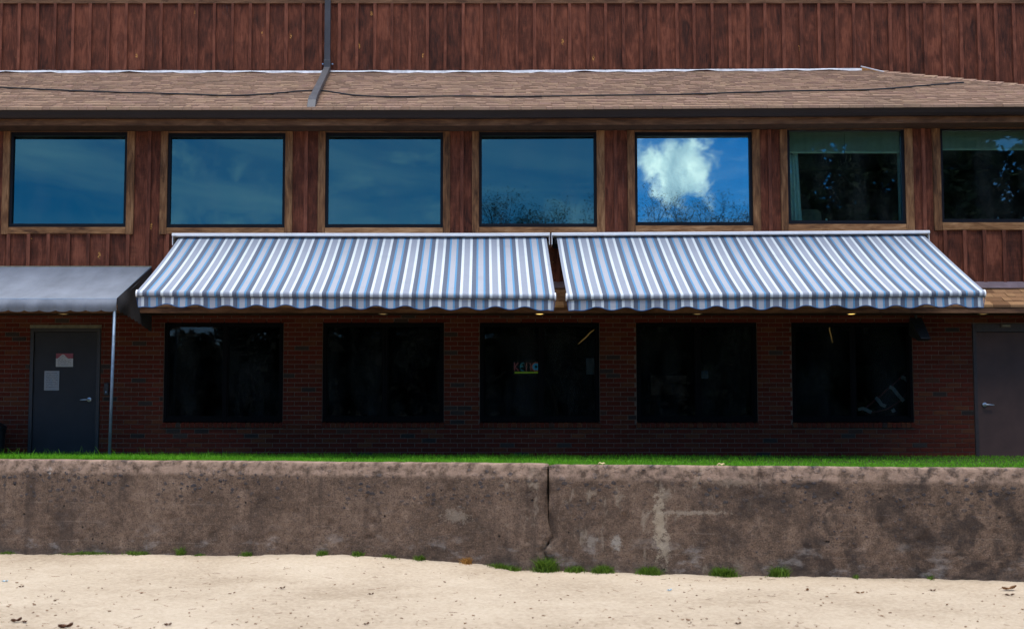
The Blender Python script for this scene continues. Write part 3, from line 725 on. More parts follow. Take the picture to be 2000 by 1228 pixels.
# loudspeaker under the soffit
q = at(1796, 640, -.3)
e = empty('loudspeaker', (q.x, -.3, Z(668, -.3))); tag(e, 'black loudspeaker hung under the soffit right of the last lower window', 'loudspeaker')
zs0, zs1 = Z(666, -.3), Z(618, -.3)
MB().add([(q.x - .10, -.16, zs1), (q.x + .09, -.16, zs1), (q.x + .13, -.40, zs0 + .03), (q.x - .03, -.42, zs0 + .03), (q.x - .10, -.10, zs0 + .1), (q.x + .09, -.10, zs0 + .1), (q.x + .13, -.30, zs0), (q.x - .03, -.32, zs0)],
         [(0, 3, 2, 1), (4, 5, 6, 7), (0, 4, 7, 3), (1, 2, 6, 5), (2, 3, 7, 6), (0, 1, 5, 4)]).build('cabinet', M['black'], e, bevel=.012)
MB().tube([(q.x, -.16, zs1 - .02), (q.x, -.16, zpf + .013)], .02, 8).build('bracket', M['black'], e)
# dark bin at the left edge of the picture
bx = X(-22, -.4, 850)
e = empty('waste_bin', (bx, -.45, 0)); tag(e, 'dark round waste bin by the brick wall, cut off at the left edge', 'bin')
MB().lathe([(.20, 0), (.23, .03), (.25, .38), (.262, .40), (.262, .43), (.245, .43)], (bx, -.45, 0), 28).build('bin_body', M['black'], e, smooth=False)
MB().lathe([(.265, .43), (.262, .45), (.15, .52), (.02, .53)], (bx, -.45, 0), 28).build('lid', M['black'], e, smooth=True)

# neon sign inside the middle window
e = empty('neon_sign', at(1003, 730, .25)); tag(e, 'small neon KENO sign, underlined in green, inside the middle lower window', 'sign')
def neon(name, polys, col, st, r=.0075):
    m_ = MB()
    for pl_ in polys: m_.tube([at(px, py, .25) for px, py in pl_], r, 8)
    return m_.build(name, emit('neon_' + name + str(len(bpy.data.materials)), col, st * .38), e, smooth=True)
neon('letter_k', [[(1005, 708), (1005, 724)], [(1012, 708), (1006, 716), (1013, 724)]], (.75, .22, .26), .075)
neon('letter_e', [[(1023, 709), (1018, 710), (1016, 716), (1018, 723), (1023, 724)], [(1016, 716), (1022, 715)]], (.08, .48, .62), .10)
neon('letter_n', [[(1028, 724), (1028, 709), (1036, 709), (1037, 724)]], (.75, .28, .24), .07)
def ring(r): return [(1047 + r * math.cos(t), 716 + r * math.sin(t)) for t in np.linspace(0, 6.2832, 19)]
neon('letter_o', [ring(8.2)], (.75, .2, .12), .10); neon('letter_o_core', [ring(5.0)], (.06, .42, .75), .14, .018)
neon('underline', [[(1005, 727.5), (1057, 727)]], (.45, .75, .05), .13, .012)
MB().box(X(1001, .28, 716), X(1060, .28, 716), .275, .29, Z(732, .28), Z(704, .28)).build('backing', M['black'], e)
# amber light streaks in the panes, built as glowing tubes on added cords
M['streak_tube'] = emit('streak_glow', (1.0, .55, .16), .055)
def light_streak(pts, y, lab):
    p = [at(a, b, y) for a, b in pts]; pe = empty('amber_streak', p[-1]); tag(pe, lab, 'light streak')
    MB().tube(p, [.004] + [.009] * (len(p) - 2) + [.003], 8).build('glowing_tube', M['streak_tube'], pe, smooth=True)
    MB().tube([p[0], Vector((p[0].x, p[0].y, 2.54))], .004, 6).build('added_cord', M['black'], pe)
light_streak([(1161, 643), (1152, 650), (1146, 657), (1137, 665), (1129, 672)], .6, 'slanting amber light streak behind the top of the middle lower window')
light_streak([(1621, 635), (1620, 644), (1623, 655), (1626, 669)], .6, 'upright amber light streak behind the top of the last lower window')
# television deep in the fourth window
c = at(1306, 752, 2.2); e = empty('television', c); tag(e, 'dim television screen deep inside the fourth lower window', 'television')
MB().box(c.x - .33, c.x + .33, 2.2, 2.25, c.z - .2, c.z + .2).build('bezel', M['black'], e, bevel=.01)
def tv_mat():
    m = bpy.data.materials.new('screen_glow'); m.use_nodes = True; m.node_tree.nodes.clear(); t = NT(m.node_tree)
    n = t.noise(t.n('ShaderNodeTexCoord').outputs['Object'], 5.0, 2); em = t.n('ShaderNodeEmission', {0: t.ramp(n, [(.4, (.05, .055, .06)), (.6, (.5, .5, .5))]), 1: .003}); t.n('ShaderNodeOutputMaterial', {0: em.outputs[0]}); return m
MB().box(c.x - .30, c.x + .30, 2.194, 2.199, c.z - .165, c.z + .165).build('screen', tv_mat(), e)
MB().box(c.x - .36, c.x + .36, 2.15, 2.27, c.z - .26, c.z - .235).build('shelf', M['black'], e)
# folded red-framed seat with pale slats inside the last window
e = empty('folded_deck_chair', at(1720, 815, .45)); tag(e, 'folded chair with red frame and curved pale slats inside last lower window', 'chair')
def P(px, py, y=.22): return at(px, py, y)
MB().tube([P(1682, 803), P(1700, 789), P(1722, 770), P(1745, 750), P(1770, 727)], .014, 8).build('frame_rail', M['red_paint'], e, smooth=True)
MB().tube([P(1690, 808, .34), P(1730, 800, .34), P(1760, 782, .34), P(1776, 760, .34)], .012, 8).build('frame_rail', M['red_paint'], e, smooth=True)
for pp in ([(1676, 799), (1686, 797), (1694, 801), (1702, 805)], [(1710, 776), (1716, 782), (1722, 790), (1730, 793)], [(1737, 755), (1744, 758), (1755, 772), (1765, 783)], [(1760, 736), (1767, 738), (1773, 744)], [(1742, 803), (1748, 800)]):
    MB().tube([P(a, b, .2) for a, b in pp], 0, rect=(.026, .006)).build('slat', M['pale_slat'], e)

# blinds, curtain, chair and cup in the upstairs windows
def blind(i, pbot, lab):
    xa, xb, zt, zb, _, _ = win_x[i]; e = empty('window_blind', ((xa + xb) / 2, .12, Z(pbot, .12))); tag(e, lab, 'blind')
    z = Z(pbot, .12); MB().box(xa - .02, xb + .02, .105, .13, z, z + .03).build('bottom_rail', M['blind'], e, 'base', bevel=.003)
    k = z + .034
    while k < zt + .04:
        MB().add([(xa - .015, .108, k), (xb + .015, .108, k), (xb + .015, .126, k + .020), (xa - .015, .126, k + .020), (xa - .015, .1085, k - .001), (xb + .015, .1085, k - .001)], [(0, 1, 2, 3), (4, 5, 1, 0)]).build('slat', M['blind'], e, 'base'); k += .0165
    return e
bl6 = blind(5, 300, 'half-raised pale blind behind the window above the right end of the striped awning')
MB().tube([at(1649, 262, .1), at(1649, 302, .1)], .003, 5).build('pull_cord', M['black'], bl6)
blind(6, 294, 'half-raised pale blind behind the rightmost upper window')
def curtain(px0, px1a, px1b, ptop, lab):
    xa = X(px0, .2, 400); m_ = MB(); zt, zb_ = Z(ptop, .2), Z(436, .2)
    def fn(u, v):
        x1 = X(px1a + (px1b - px1a) * (1 - v) ** 1.5, .2, 400)
        return (xa + (x1 - xa) * u, .22 + .03 * math.sin(u * 22), zb_ + (zt - zb_) * v)
    m_.grid(fn, 40, 10); o = m_.build('curtain', M['curtain'], None, (xa, .22, zb_), smooth=True); return tag(o, lab, 'curtain')
curtain(1540, 1560, 1567, 262, 'pale blue curtain at the left of the upper window with the blind')
curtain(1756, 1762, 1762, 262, 'narrow pale blue curtain edge at the right of the upper window with the blind')
c = at(1582, 425, .9); e = empty('upholstered_chair', (c.x, .9, 2.76)); tag(e, 'grey padded chair back showing in the upper window with the blind', 'chair')
m_ = MB()
def cb_(u, v):
    ww = .23 * (1 - .15 * v ** 3); return (c.x + ww * (2 * u - 1), .86 + .05 * (2 * u - 1) ** 2 + .06 * v, 3.0 + (Z(408, .9) - 3.0) * (v if v < 1 else 1) - .05 * (2 * u - 1) ** 4 * v)
m_.grid(cb_, 14, 10); o = m_.build('backrest', M['grey_chair'], e, smooth=True); sm = o.modifiers.new('thick', 'SOLIDIFY'); sm.thickness = .06
MB().box(c.x - .24, c.x + .24, .9, 1.36, 3.12, 3.22).build('seat', M['grey_chair'], e, bevel=.03)
for sx_ in (-.2, .2):
    for sy_ in (.95, 1.3): MB().tube([(c.x + sx_, sy_, 3.13), (c.x + sx_ * 1.1, sy_, 2.76)], .018, 8).build('leg', M['black'], e)
q = at(1614, 431, .1); o = MB().lathe([(.018, 0), (.02, .004), (.016, .035), (.012, .045), (.008, .047)], (q.x, .1, win_x[5][3] - .0), 12).build('salt_shaker', M['white_metal'], None, (q.x, .1, win_x[5][3]), smooth=True)
tag(o, 'tiny white shaker on the sill of the upper window with the blind', 'shaker')

# ------------------------------------------------------------------ striped awnings
def striped_awning(xa, xb, zl, zr_, zt0, cxa, cxb, label):
    """xa..xb cloth width, zl / zr_ front height left and right, zt0 top height, cxa..cxb the white hood"""
    e = empty('striped_awning', ((xa + xb) / 2, -.1, zt0)); tag(e, label, 'awning', 'striped awnings')
    YT, YF = -0.19, -2.28; NP = 13.99; per = (xb - xa) / NP; shift = 1 - .195
    zt = lambda x: zt0 + S(x)
    zf = lambda x: zl + (zr_ - zl) * (x - xa) / (xb - xa)
    def ph(u): return u * NP + shift
    def cloth(u, v):
        x = xa + (xb - xa) * u; z = zt(x) + (zf(x) - zt(x)) * v
        z -= .028 * math.sin(math.pi * min(v, 1)) ** 1.0 * (1 - .25 * abs(2 * u - 1) ** 6) + .010 * math.sin(u * 17 + 1) * math.sin(math.pi * v) + .004 * math.sin(u * 61) * v * (1 - v) * 3
        return (x, YT + (YF - YT) * v, z)
    MB().grid(cloth, 112, 26, lambda u, v: (ph(u), v * 5)).build('cloth', M['stripe'], e, (xa, YT, zt0), smooth=True)
    # rolled front bar wrapped in cloth
    def bar(u, v):
        x = xa + (xb - xa) * u; t = R(100) - v * R(230); r = .048
        return (x, YF - .002 - r * math.cos(t) * .9 + .0, zf(x) - .046 + r * math.sin(t))
    def barp(u, v):
        x = xa + (xb - xa) * u; t = R(95) + v * R(200); r = .046
        return (x, YF + r * math.cos(t), zf(x) - .044 + r * math.sin(t))
    MB().grid(barp, 112, 10, lambda u, v: (ph(u), 5 + v * .4)).build('front_bar', M['stripe'], e, (xa, YF, zl), smooth=True)
    MB().prism([(YF - .043, -.088), (YF - .015, -.088), (YF - .015, -.078), (YF - .043, -.078)], [xa, xb], lambda x: zf(x)).build('bar_channel', M['spout'], e)
    # scalloped valance with a blue bound hem
    def hem(x):
        u = (x - xa) / (xb - xa); p = ph(u); d = min(u, 1 - u) * NP
        k = min(1, max(0, (d - .15) / .35)); return .022 * math.cos(2 * math.pi * (p - .8)) * k - .022 * (1 - k) * .8
    def val(u, v):
        x = xa + .02 + (xb - xa - .04) * u; zt_ = zf(x) - .088; zb = zf(x) - .210 + hem(x) + .006 * math.sin(u * 23)
        return (x, YF - .026 + .012 * v * math.sin(u * 31 + 2 * math.sin(u * 9)) - .004 * v, zt_ + (zb - zt_) * v)
    MB().grid(val, 280, 6, lambda u, v: (ph(u), 6 + v * .4)).build('valance', M['stripe'], e, (xa, YF, zl - .2), smooth=True)
    MB().tube([Vector(val(i / 280, 1.0)) + Vector((0, -.001, .002)) for i in range(281)], .0062, 6).build('hem_piping', M['hem'], e)
    for x, s in ((xa, -1), (xb, 1)):
        MB().lathe([(.05, 0), (.054, .004), (.054, .016), (.046, .02)], (0, 0, 0), 16).build('end_cap', M['white_metal'], e)
        o = e.children[-1] if False else COL.objects[-1]
        o.matrix_parent_inverse = Matrix(); o.parent = None; o.rotation_euler = (0, R(90), 0); o.location = (x - .008 if s > 0 else x - .012, YF, zf(x) - .044)
        o.parent = e; o.matrix_parent_inverse = world(e).inverted()
        MB().tube([(x, YF - .028, zf(x) - .09), (x - s * .02, YF - .028, zf(x) - .215)], .004, 5).build('side_hem', M['hem'], e)
    # hood, back bar and brackets
    zc = lambda x: S(x)
    MB().prism([(-.025, zt0 + .018), (-.27, zt0 + .010), (-.275, zt0 + .016), (-.275, zt0 + .052), (-.262, zt0 + .058), (-.025, zt0 + .07)], [cxa, 0 if cxa < 0 < cxb else (cxa + cxb) / 2, cxb], zc).build('hood', M['white_metal'], e, bevel=.004)
    MB().prism([(-.03, zt0 - .15), (-.06, zt0 - .15), (-.06, zt0 + .016), (-.03, zt0 + .016)], [cxa + .03, cxb - .03], zc).build('back_bar', M['frame'], e)
    MB().tube([(cxa + .05, -.15, zt0 - .05 + S(cxa)), (cxb - .05, -.15, zt0 - .05 + S(cxb))], .05, 16).build('roller', M['spout'], e, smooth=True)
    for x in (cxa + .006, cxb - .006): MB().box(x - .005, x + .005, -.25, -.03, zt0 - .12 + S(x), zt0 + .012 + S(x)).build('hood_end', M['white_metal'], e, 'base')
    # folding arms below the cloth
    for x, s in ((xa + .55, 1), (xb - .55, -1)):
        sh_ = Vector((x, -.12, zt(x) - .13)); el = Vector((x + s * 1.0, -1.15, (zt(x) + zf(x)) / 2 - .24)); tip = Vector((x + s * .25, YF + .05, zf(x) - .06))
        MB().tube([sh_, el], 0, rect=(.02, .03)).build('arm', M['white_metal'], e); MB().tube([el, tip], 0, rect=(.018, .027)).build('arm', M['white_metal'], e)
        MB().lathe([(.035, -.04), (.04, -.03), (.04, .03), (.035, .04)], el, 12).build('elbow_joint', M['white_metal'], e)
YF_ = -2.28
zt0 = Z(464, -.2)
striped_awning(-4.57, .955, Z(567, YF_), Z(573, YF_), zt0, X(338, -.2, 458), X(1073.5, -.2, 458), 'blue, grey and white striped awning on the left, beside the plain grey awning')
striped_awning(1.11, 6.63, Z(574, YF_), Z(567, YF_), zt0, X(1077, -.2, 458), X(1813, -.2, 458), 'blue, grey and white striped awning on the right, nearest the brown door')

# ------------------------------------------------------------------ grey door awning
e = empty('grey_awning', (-6.5, 0, 0)); tag(e, 'plain grey canvas awning on a thin post over the left door', 'awning')
YG = -1.62; gx1 = X(229, YG, 590); gw = X(297, 0, 521); gx0 = -9.6; zga, zgb = Z(521.5), Z(583, YG)
def gtop(u, v):
    x1 = gw + (gx1 - gw) * v; x = gx0 + (x1 - gx0) * u
    z = zga + (zgb - zga) * v - .05 * math.sin(math.pi * v) + .008 * math.sin(u * 40 + v * 4) * math.sin(math.pi * v) + .012 * math.sin(u * 13) * v * (1 - v)
    return (x, -.03 + (YG + .03) * v, z)
MB().grid(gtop, 60, 20).build('canopy', M['grey_cloth'], e, smooth=True)
def gval(u, v):
    x = gx0 + (gx1 - gx0) * u; d = (gx1 - x) / .213; sc = abs(math.sin(math.pi * d)) ** .6
    zb = zgb - .158 - .026 * sc; return (x, YG - .008 - .022 * v * math.sin(x * 9 + math.sin(x * 4) * 2) * (1 if v < .9 else .8) - .03 * math.sin(math.pi * v), zgb + (zb - zgb) * v)
MB().grid(gval, 260, 8).build('front_valance', M['grey_cloth'], e, smooth=True)
def gside(u, v):                                    # u from the front corner back to the wall
    y = YG + (0.0 - YG) * u - .03; x = gx1 + (gw - gx1) * u; zt = zgb + (zga - zgb) * u; zb = (zgb - .175) + (Z(649) - (zgb - .175)) * u ** 1.3 + .012 * math.sin(u * 60)
    return (x + .035 * math.sin(math.pi * v) * math.sin(u * 9) * (1 - .5 * u) + .02 * v, y, zt + (zb - zt) * v)
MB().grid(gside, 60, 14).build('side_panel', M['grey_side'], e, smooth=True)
MB().tube([(gx0, -.03, zga), (gw, -.03, zga)], .012, 6).build('wall_rail', M['strip'], e)
MB().tube([(gx0, YG, zgb - .01), (gx1 - .01, YG, zgb - .01), (gw - .01, -.04, zga - .01)], .014, 8).build('frame_tube', M['post'], e)
pb_ = at(213, 893, YG); MB().tube([(gx1 - .035, YG + .01, zgb - .02), (pb_.x, YG + .01, -.02)], .021, 12).build('post', M['post'], e, smooth=True)

# ------------------------------------------------------------------ ground: sand, lawn, unseen dark turf
ZS = -1.12
wa, wb = at(0, 1078, -3.0), None
WA = Vector((-6.07, -3.0)); WBv = Vector((5.67, -5.5)); wdir = (WBv - WA).normalized(); wnor = Vector((wdir.y, -wdir.x))   # wnor points to the camera side
if wnor.y > 0: wnor = -wnor
def wall_y(x): return WA.y + (x - WA.x) * wdir.y / wdir.x
def sand_mat():
    m, t, p = new_mat('beach_sand'); ob = t.n('ShaderNodeTexCoord').outputs['Object']
    big = t.noise(ob, 0.7, 5, .6); fine = t.noise(ob, 190, 3, .7); mid_ = t.noise(ob, 22, 5, .65)
    col = t.ramp(t.math('ADD', t.math('MULTIPLY', big, .5), t.math('MULTIPLY', mid_, .5)), [(.36, (.35, .272, .190)), (.5, (.475, .383, .280)), (.64, (.56, .465, .350))])
    col = t.mix(t.math('MULTIPLY', t.sstep(fine, .52, .72), .42), col, (.24, .175, .12))
    sp = t.n('ShaderNodeTexVoronoi', {'Vector': ob, 'Scale': 26.0}); cs = t.n('ShaderNodeSeparateColor', {0: sp.outputs['Color']})
    speck = t.math('MULTIPLY', t.sstep(sp.outputs['Distance'], .2, .1), t.math('GREATER_THAN', cs.outputs[0], .80))
    col = t.mix(t.math('MULTIPLY', speck, .42), col, (.24, .155, .10))
    h = t.math('ADD', t.math('MULTIPLY', mid_, 1.0), t.math('MULTIPLY', fine, .25))
    put(t, p, Base_Color=col, Roughness=.95, Specular_IOR_Level=.15, Normal=t.bump(h, .8, .03)); return m
M['sand'] = sand_mat()
xs = np.concatenate([np.linspace(-40, -9, 24)[:-1], np.linspace(-9, 9, 380), np.linspace(9, 40, 24)[1:]])
ys = np.concatenate([np.linspace(-30, -14, 14)[:-1], np.linspace(-14, -2.2, 290), np.linspace(-2.2, 2, 6)[1:]])
gx, gy = np.meshgrid(xs, ys)
gz = ZS + .03 * fbm(gx * .35, gy * .35, 3, 3) + .008 * fbm(gx * 2.6, gy * 2.6, 3, 9) + .026 * fbm(gx * 9, gy * 9, 3, 21)
wy = WA.y + (gx - WA.x) * wdir.y / wdir.x; dw = np.clip((wy - gy), 0, None)
tgt = np.interp(gx, [-6.1, -3.0, -1.6, -0.3, 0.35, 1.5, 3.2, 5.7, 9], [.0, .045, .09, .045, -.02, -.035, -.02, .0, .0])   # sand drifted against the wall
gz += tgt * np.exp(-(dw / .9) ** 2) + .02 * np.exp(-(dw / .25) ** 2) * (vnoise(gx * 2.2, gy * .5, 5) - .3)
edge = np.maximum(np.abs(gx) / 40, np.clip((-gy - 22) / 8, 0, 1)); gz -= np.clip((edge - .8) / .2, 0, 1) * .45
sm_ = MB(); ny, nx = gx.shape
sm_.v = np.stack([gx.ravel(), gy.ravel(), gz.ravel()], 1).tolist()
sm_.f = [(j * nx + i, j * nx + i + 1, (j + 1) * nx + i + 1, (j + 1) * nx + i) for j in range(ny - 1) for i in range(nx - 1)]
sand = sm_.build('sand', M['sand'], None, smooth=True); sand['kind'] = 'structure'
def sand_z(x, y):
    i = np.searchsorted(xs, x); j = np.searchsorted(ys, y); return float(gz[min(j, ny - 1), min(i, nx - 1)])
def turf_mat(name, a, b):
    m, t, p = new_mat(name); ob = t.n('ShaderNodeTexCoord').outputs['Object']; n = t.noise(ob, 4, 6, .65)
    put(t, p, Base_Color=t.ramp(n, [(.35, a), (.65, b)]), Roughness=.95, Specular_IOR_Level=.1, Normal=t.bump(t.noise(ob, 40, 3), .6, .03)); return m
M['turf'] = turf_mat('low_bounce_turf', (.030, .045, .014), (.055, .075, .022)); M['soil'] = turf_mat('lawn_soil', (.030, .028, .014), (.030, .060, .012))
MB().add([(-900, -900, -1.45), (900, -900, -1.45), (900, 900, -1.45), (-900, 900, -1.45)], [(0, 1, 2, 3)]).build('ground', M['turf'])['kind'] = 'structure'  # unseen ground, kept dark to cut bounce light on the brick
def lawn_z(x, y):                                   # level by the building, falling a touch to the wall
    return .005
lx0, lx1 = -14.5, 14.5
MB().add([(lx0, wall_y(lx0) + .2, .006), (lx1, wall_y(lx1) + .2, .006), (lx1, -.045, .0), (lx0, -.045, .0)], [(0, 1, 2, 3)]).build('lawn', M['soil'])['kind'] = 'structure'

# ------------------------------------------------------------------ concrete wall in two lengths
def concrete_mat():
    m, t, p = new_mat('old_concrete'); uv = t.n('ShaderNodeUVMap').outputs[0]; s = t.n('ShaderNodeSeparateXYZ', {0: uv}); u, v = s.outputs[0], s.outputs[1]
    big = t.noise(uv, 1.3, 6, .62, .4); mid_ = t.noise(uv, 9, 6, .65); fine = t.noise(uv, 120, 3, .7)
    f = t.math('ADD', t.math('MULTIPLY', big, .55), t.math('MULTIPLY', mid_, .45))
    col = t.ramp(f, [(.34, (.070, .046, .033)), (.46, (.150, .098, .068)), (.56, (.225, .148, .103)), (.68, (.34, .235, .165))])
    mott = t.noise(uv, 27, 6, .8, .3); col = t.mix(t.math('MULTIPLY', t.sstep(mott, .50, .62), .62), col, (.062, .044, .035)); col = t.mix(t.math('MULTIPLY', t.sstep(mott, .44, .34), .45), col, (.33, .235, .17)); grit = t.noise(uv, 60, 4, .75); col = t.mix(t.math('MULTIPLY', t.sstep(grit, .50, .64), .75), col, (.060, .045, .038)); col = t.mix(t.math('MULTIPLY', t.sstep(grit, .44, .34), .5), col, (.36, .28, .22))
    # run-down dark staining
    run = t.noise(t.mapv(uv, (3.2, .45, 1)), 1.0, 5, .6, .3)
    col = t.mix(t.math('MULTIPLY', t.sstep(run, .50, .72), .62), col, (.052, .038, .032))
    drip = t.math('MULTIPLY', t.sstep(t.noise(t.mapv(uv, (13, .7, 1)), 1.0, 4, .6), .54, .70), t.sstep(v, -.85, -.1)); col = t.mix(t.math('MULTIPLY', drip, .5), col, (.050, .040, .036))
    damp = t.math('MULTIPLY', t.sstep(t.math('ADD', v, t.math('MULTIPLY', t.noise(uv, 5, 4), .25)), -.86, -1.0), .35); col = t.mix(damp, col, (.10, .085, .075))
    dk = t.math('MULTIPLY', t.sstep(t.noise(uv, 2.4, 5, .7, .5), .45, .60), t.sstep(u, 7.4, 10.0)); col = t.mix(t.math('MULTIPLY', dk, .7), col, (.034, .027, .025))
    # pale lime bloom low on the left and in patches
    bl = t.math('MULTIPLY', t.sstep(t.noise(t.mapv(uv, (1.2, 2.4, 1)), 2.2, 6, .7), .52, .68), t.sstep(v, -.62, -1.0)); col = t.mix(t.math('MULTIPLY', bl, .55), col, (.38, .34, .31))
    pt = t.math('MULTIPLY', t.sstep(t.noise(t.mapv(uv, (4.0, 2.0, 1)), 1.6, 6, .72, .6), .55, .68), .5)
    pt = t.math('MULTIPLY', pt, t.sstep(u, 5.5, 7.0)); pt = t.math('MULTIPLY', pt, t.sstep(u, 9.6, 8.6)); col = t.mix(pt, col, (.40, .33, .25))
    def blot(cu, cv, ru, rv, k, c):
        a = t.math('DIVIDE', t.math('SUBTRACT', u, cu), ru); b = t.math('DIVIDE', t.math('SUBTRACT', v, cv), rv)
        d = t.math('SQRT', t.math('ADD', t.math('MULTIPLY', a, a), t.math('MULTIPLY', b, b)))
        msk = t.sstep(t.math('ADD', d, t.math('MULTIPLY', t.math('SUBTRACT', t.noise(uv, 15, 6, .8), .5), 4.2)), 1.0, .35); return t.mix(t.math('MULTIPLY', msk, k), col, c)
    col = blot(8.20, -.60, .085, .42, .8, (.44, .36, .26)); col = blot(8.26, -.85, .06, .26, .6, (.42, .35, .26)); col = blot(8.5, -.475, .55, .03, .55, (.42, .35, .27)); col = blot(7.72, -.82, .07, .12, .6, (.45, .41, .35))
    col = blot(7.45, -.80, .09, .08, .45, (.42, .37, .31)); col = blot(9.0, -.13, .35, .05, .4, (.36, .28, .21)); col = blot(.72, -.08, .035, .06, .8, (.6, .6, .58)); col = blot(5.9, -.55, .18, .10, .45, (.38, .32, .25))
    # faint board lines from the shuttering
    for vv in (-.47, -.70, -.93):
        ln = t.math('MULTIPLY', t.sstep(t.math('ABSOLUTE', t.math('SUBTRACT', v, vv)), .007, .002), t.sstep(t.noise(t.mapv(uv, (1, .2, 1)), 1.3, 3), .5, .6)); col = t.mix(t.math('MULTIPLY', ln, .22), col, (.34, .27, .22))
    # dark aggregate showing where the skin has worn off, mostly high up
    ag = t.n('ShaderNodeTexVoronoi', {'Vector': t.vmath('ADD', t.mapv(uv, (1, 1.35, 1)), t.vmath('SCALE', t.n('ShaderNodeTexNoise', {'Vector': uv, 'Scale': 14.0}).outputs[1], scale=.06)), 'Scale': 12.5}); ac = t.n('ShaderNodeSeparateColor', {0: ag.outputs['Color']})
    worn = t.sstep(t.noise(uv, 1.15, 3, .6), .42, .54); hi = t.math('MAXIMUM', t.sstep(v, -.62, -.25), .25)
    am = t.math('MULTIPLY', t.math('MULTIPLY', t.sstep(ag.outputs['Distance'], .40, .28), t.math('GREATER_THAN', ac.outputs[0], .45)), t.math('MULTIPLY', worn, hi))
    col = t.mix(t.math('MULTIPLY', am, .85), col, t.mix(ac.outputs[1], (.035, .037, .046), (.085, .075, .075)))
    pit = t.n('ShaderNodeTexVoronoi', {'Vector': uv, 'Scale': 7.5}); pc = t.n('ShaderNodeSeparateColor', {0: pit.outputs['Color']})
    pm = t.math('MULTIPLY', t.sstep(pit.outputs['Distance'], .12, .07), t.math('GREATER_THAN', pc.outputs[0], .80)); col = t.mix(t.math('MULTIPLY', pm, .85), col, (.018, .015, .015))
    # the arris and top are rubbed paler
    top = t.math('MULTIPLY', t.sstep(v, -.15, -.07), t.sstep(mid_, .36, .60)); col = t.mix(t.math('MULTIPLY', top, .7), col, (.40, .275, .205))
    h = t.math('ADD', t.math('ADD', t.math('MULTIPLY', mid_, .7), t.math('MULTIPLY', fine, .3)), t.math('ADD', t.math('MULTIPLY', am, .5), t.math('MULTIPLY', pm, -1.6)))
    put(t, p, Base_Color=col, Roughness=.93, Specular_IOR_Level=.2, Normal=t.bump(t.math('ADD', h, t.math('MULTIPLY', grit, .5)), 1.0, .025)); return m
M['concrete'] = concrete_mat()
ZT = .047
prof = [(0, z) for z in np.linspace(-1.45, -.105, 50)] + [(.008, -.08), (.016, -.04), (.024, .0), (.032, .028), (.044, .042), (.07, ZT), (.2, ZT), (.30, ZT), (.302, -.2)]
prof = np.array(prof); jointS = ((.74 - WA.x) / wdir.x)
jz = [-1.45, -1.05, -.93, -.86, -.76, -.70, -.45, -.1, .05]; jo = [.0, -.02, -.085, -.03, .06, .045, -.022, -.006, -.03]
def joint(z): return np.interp(z, jz, jo)
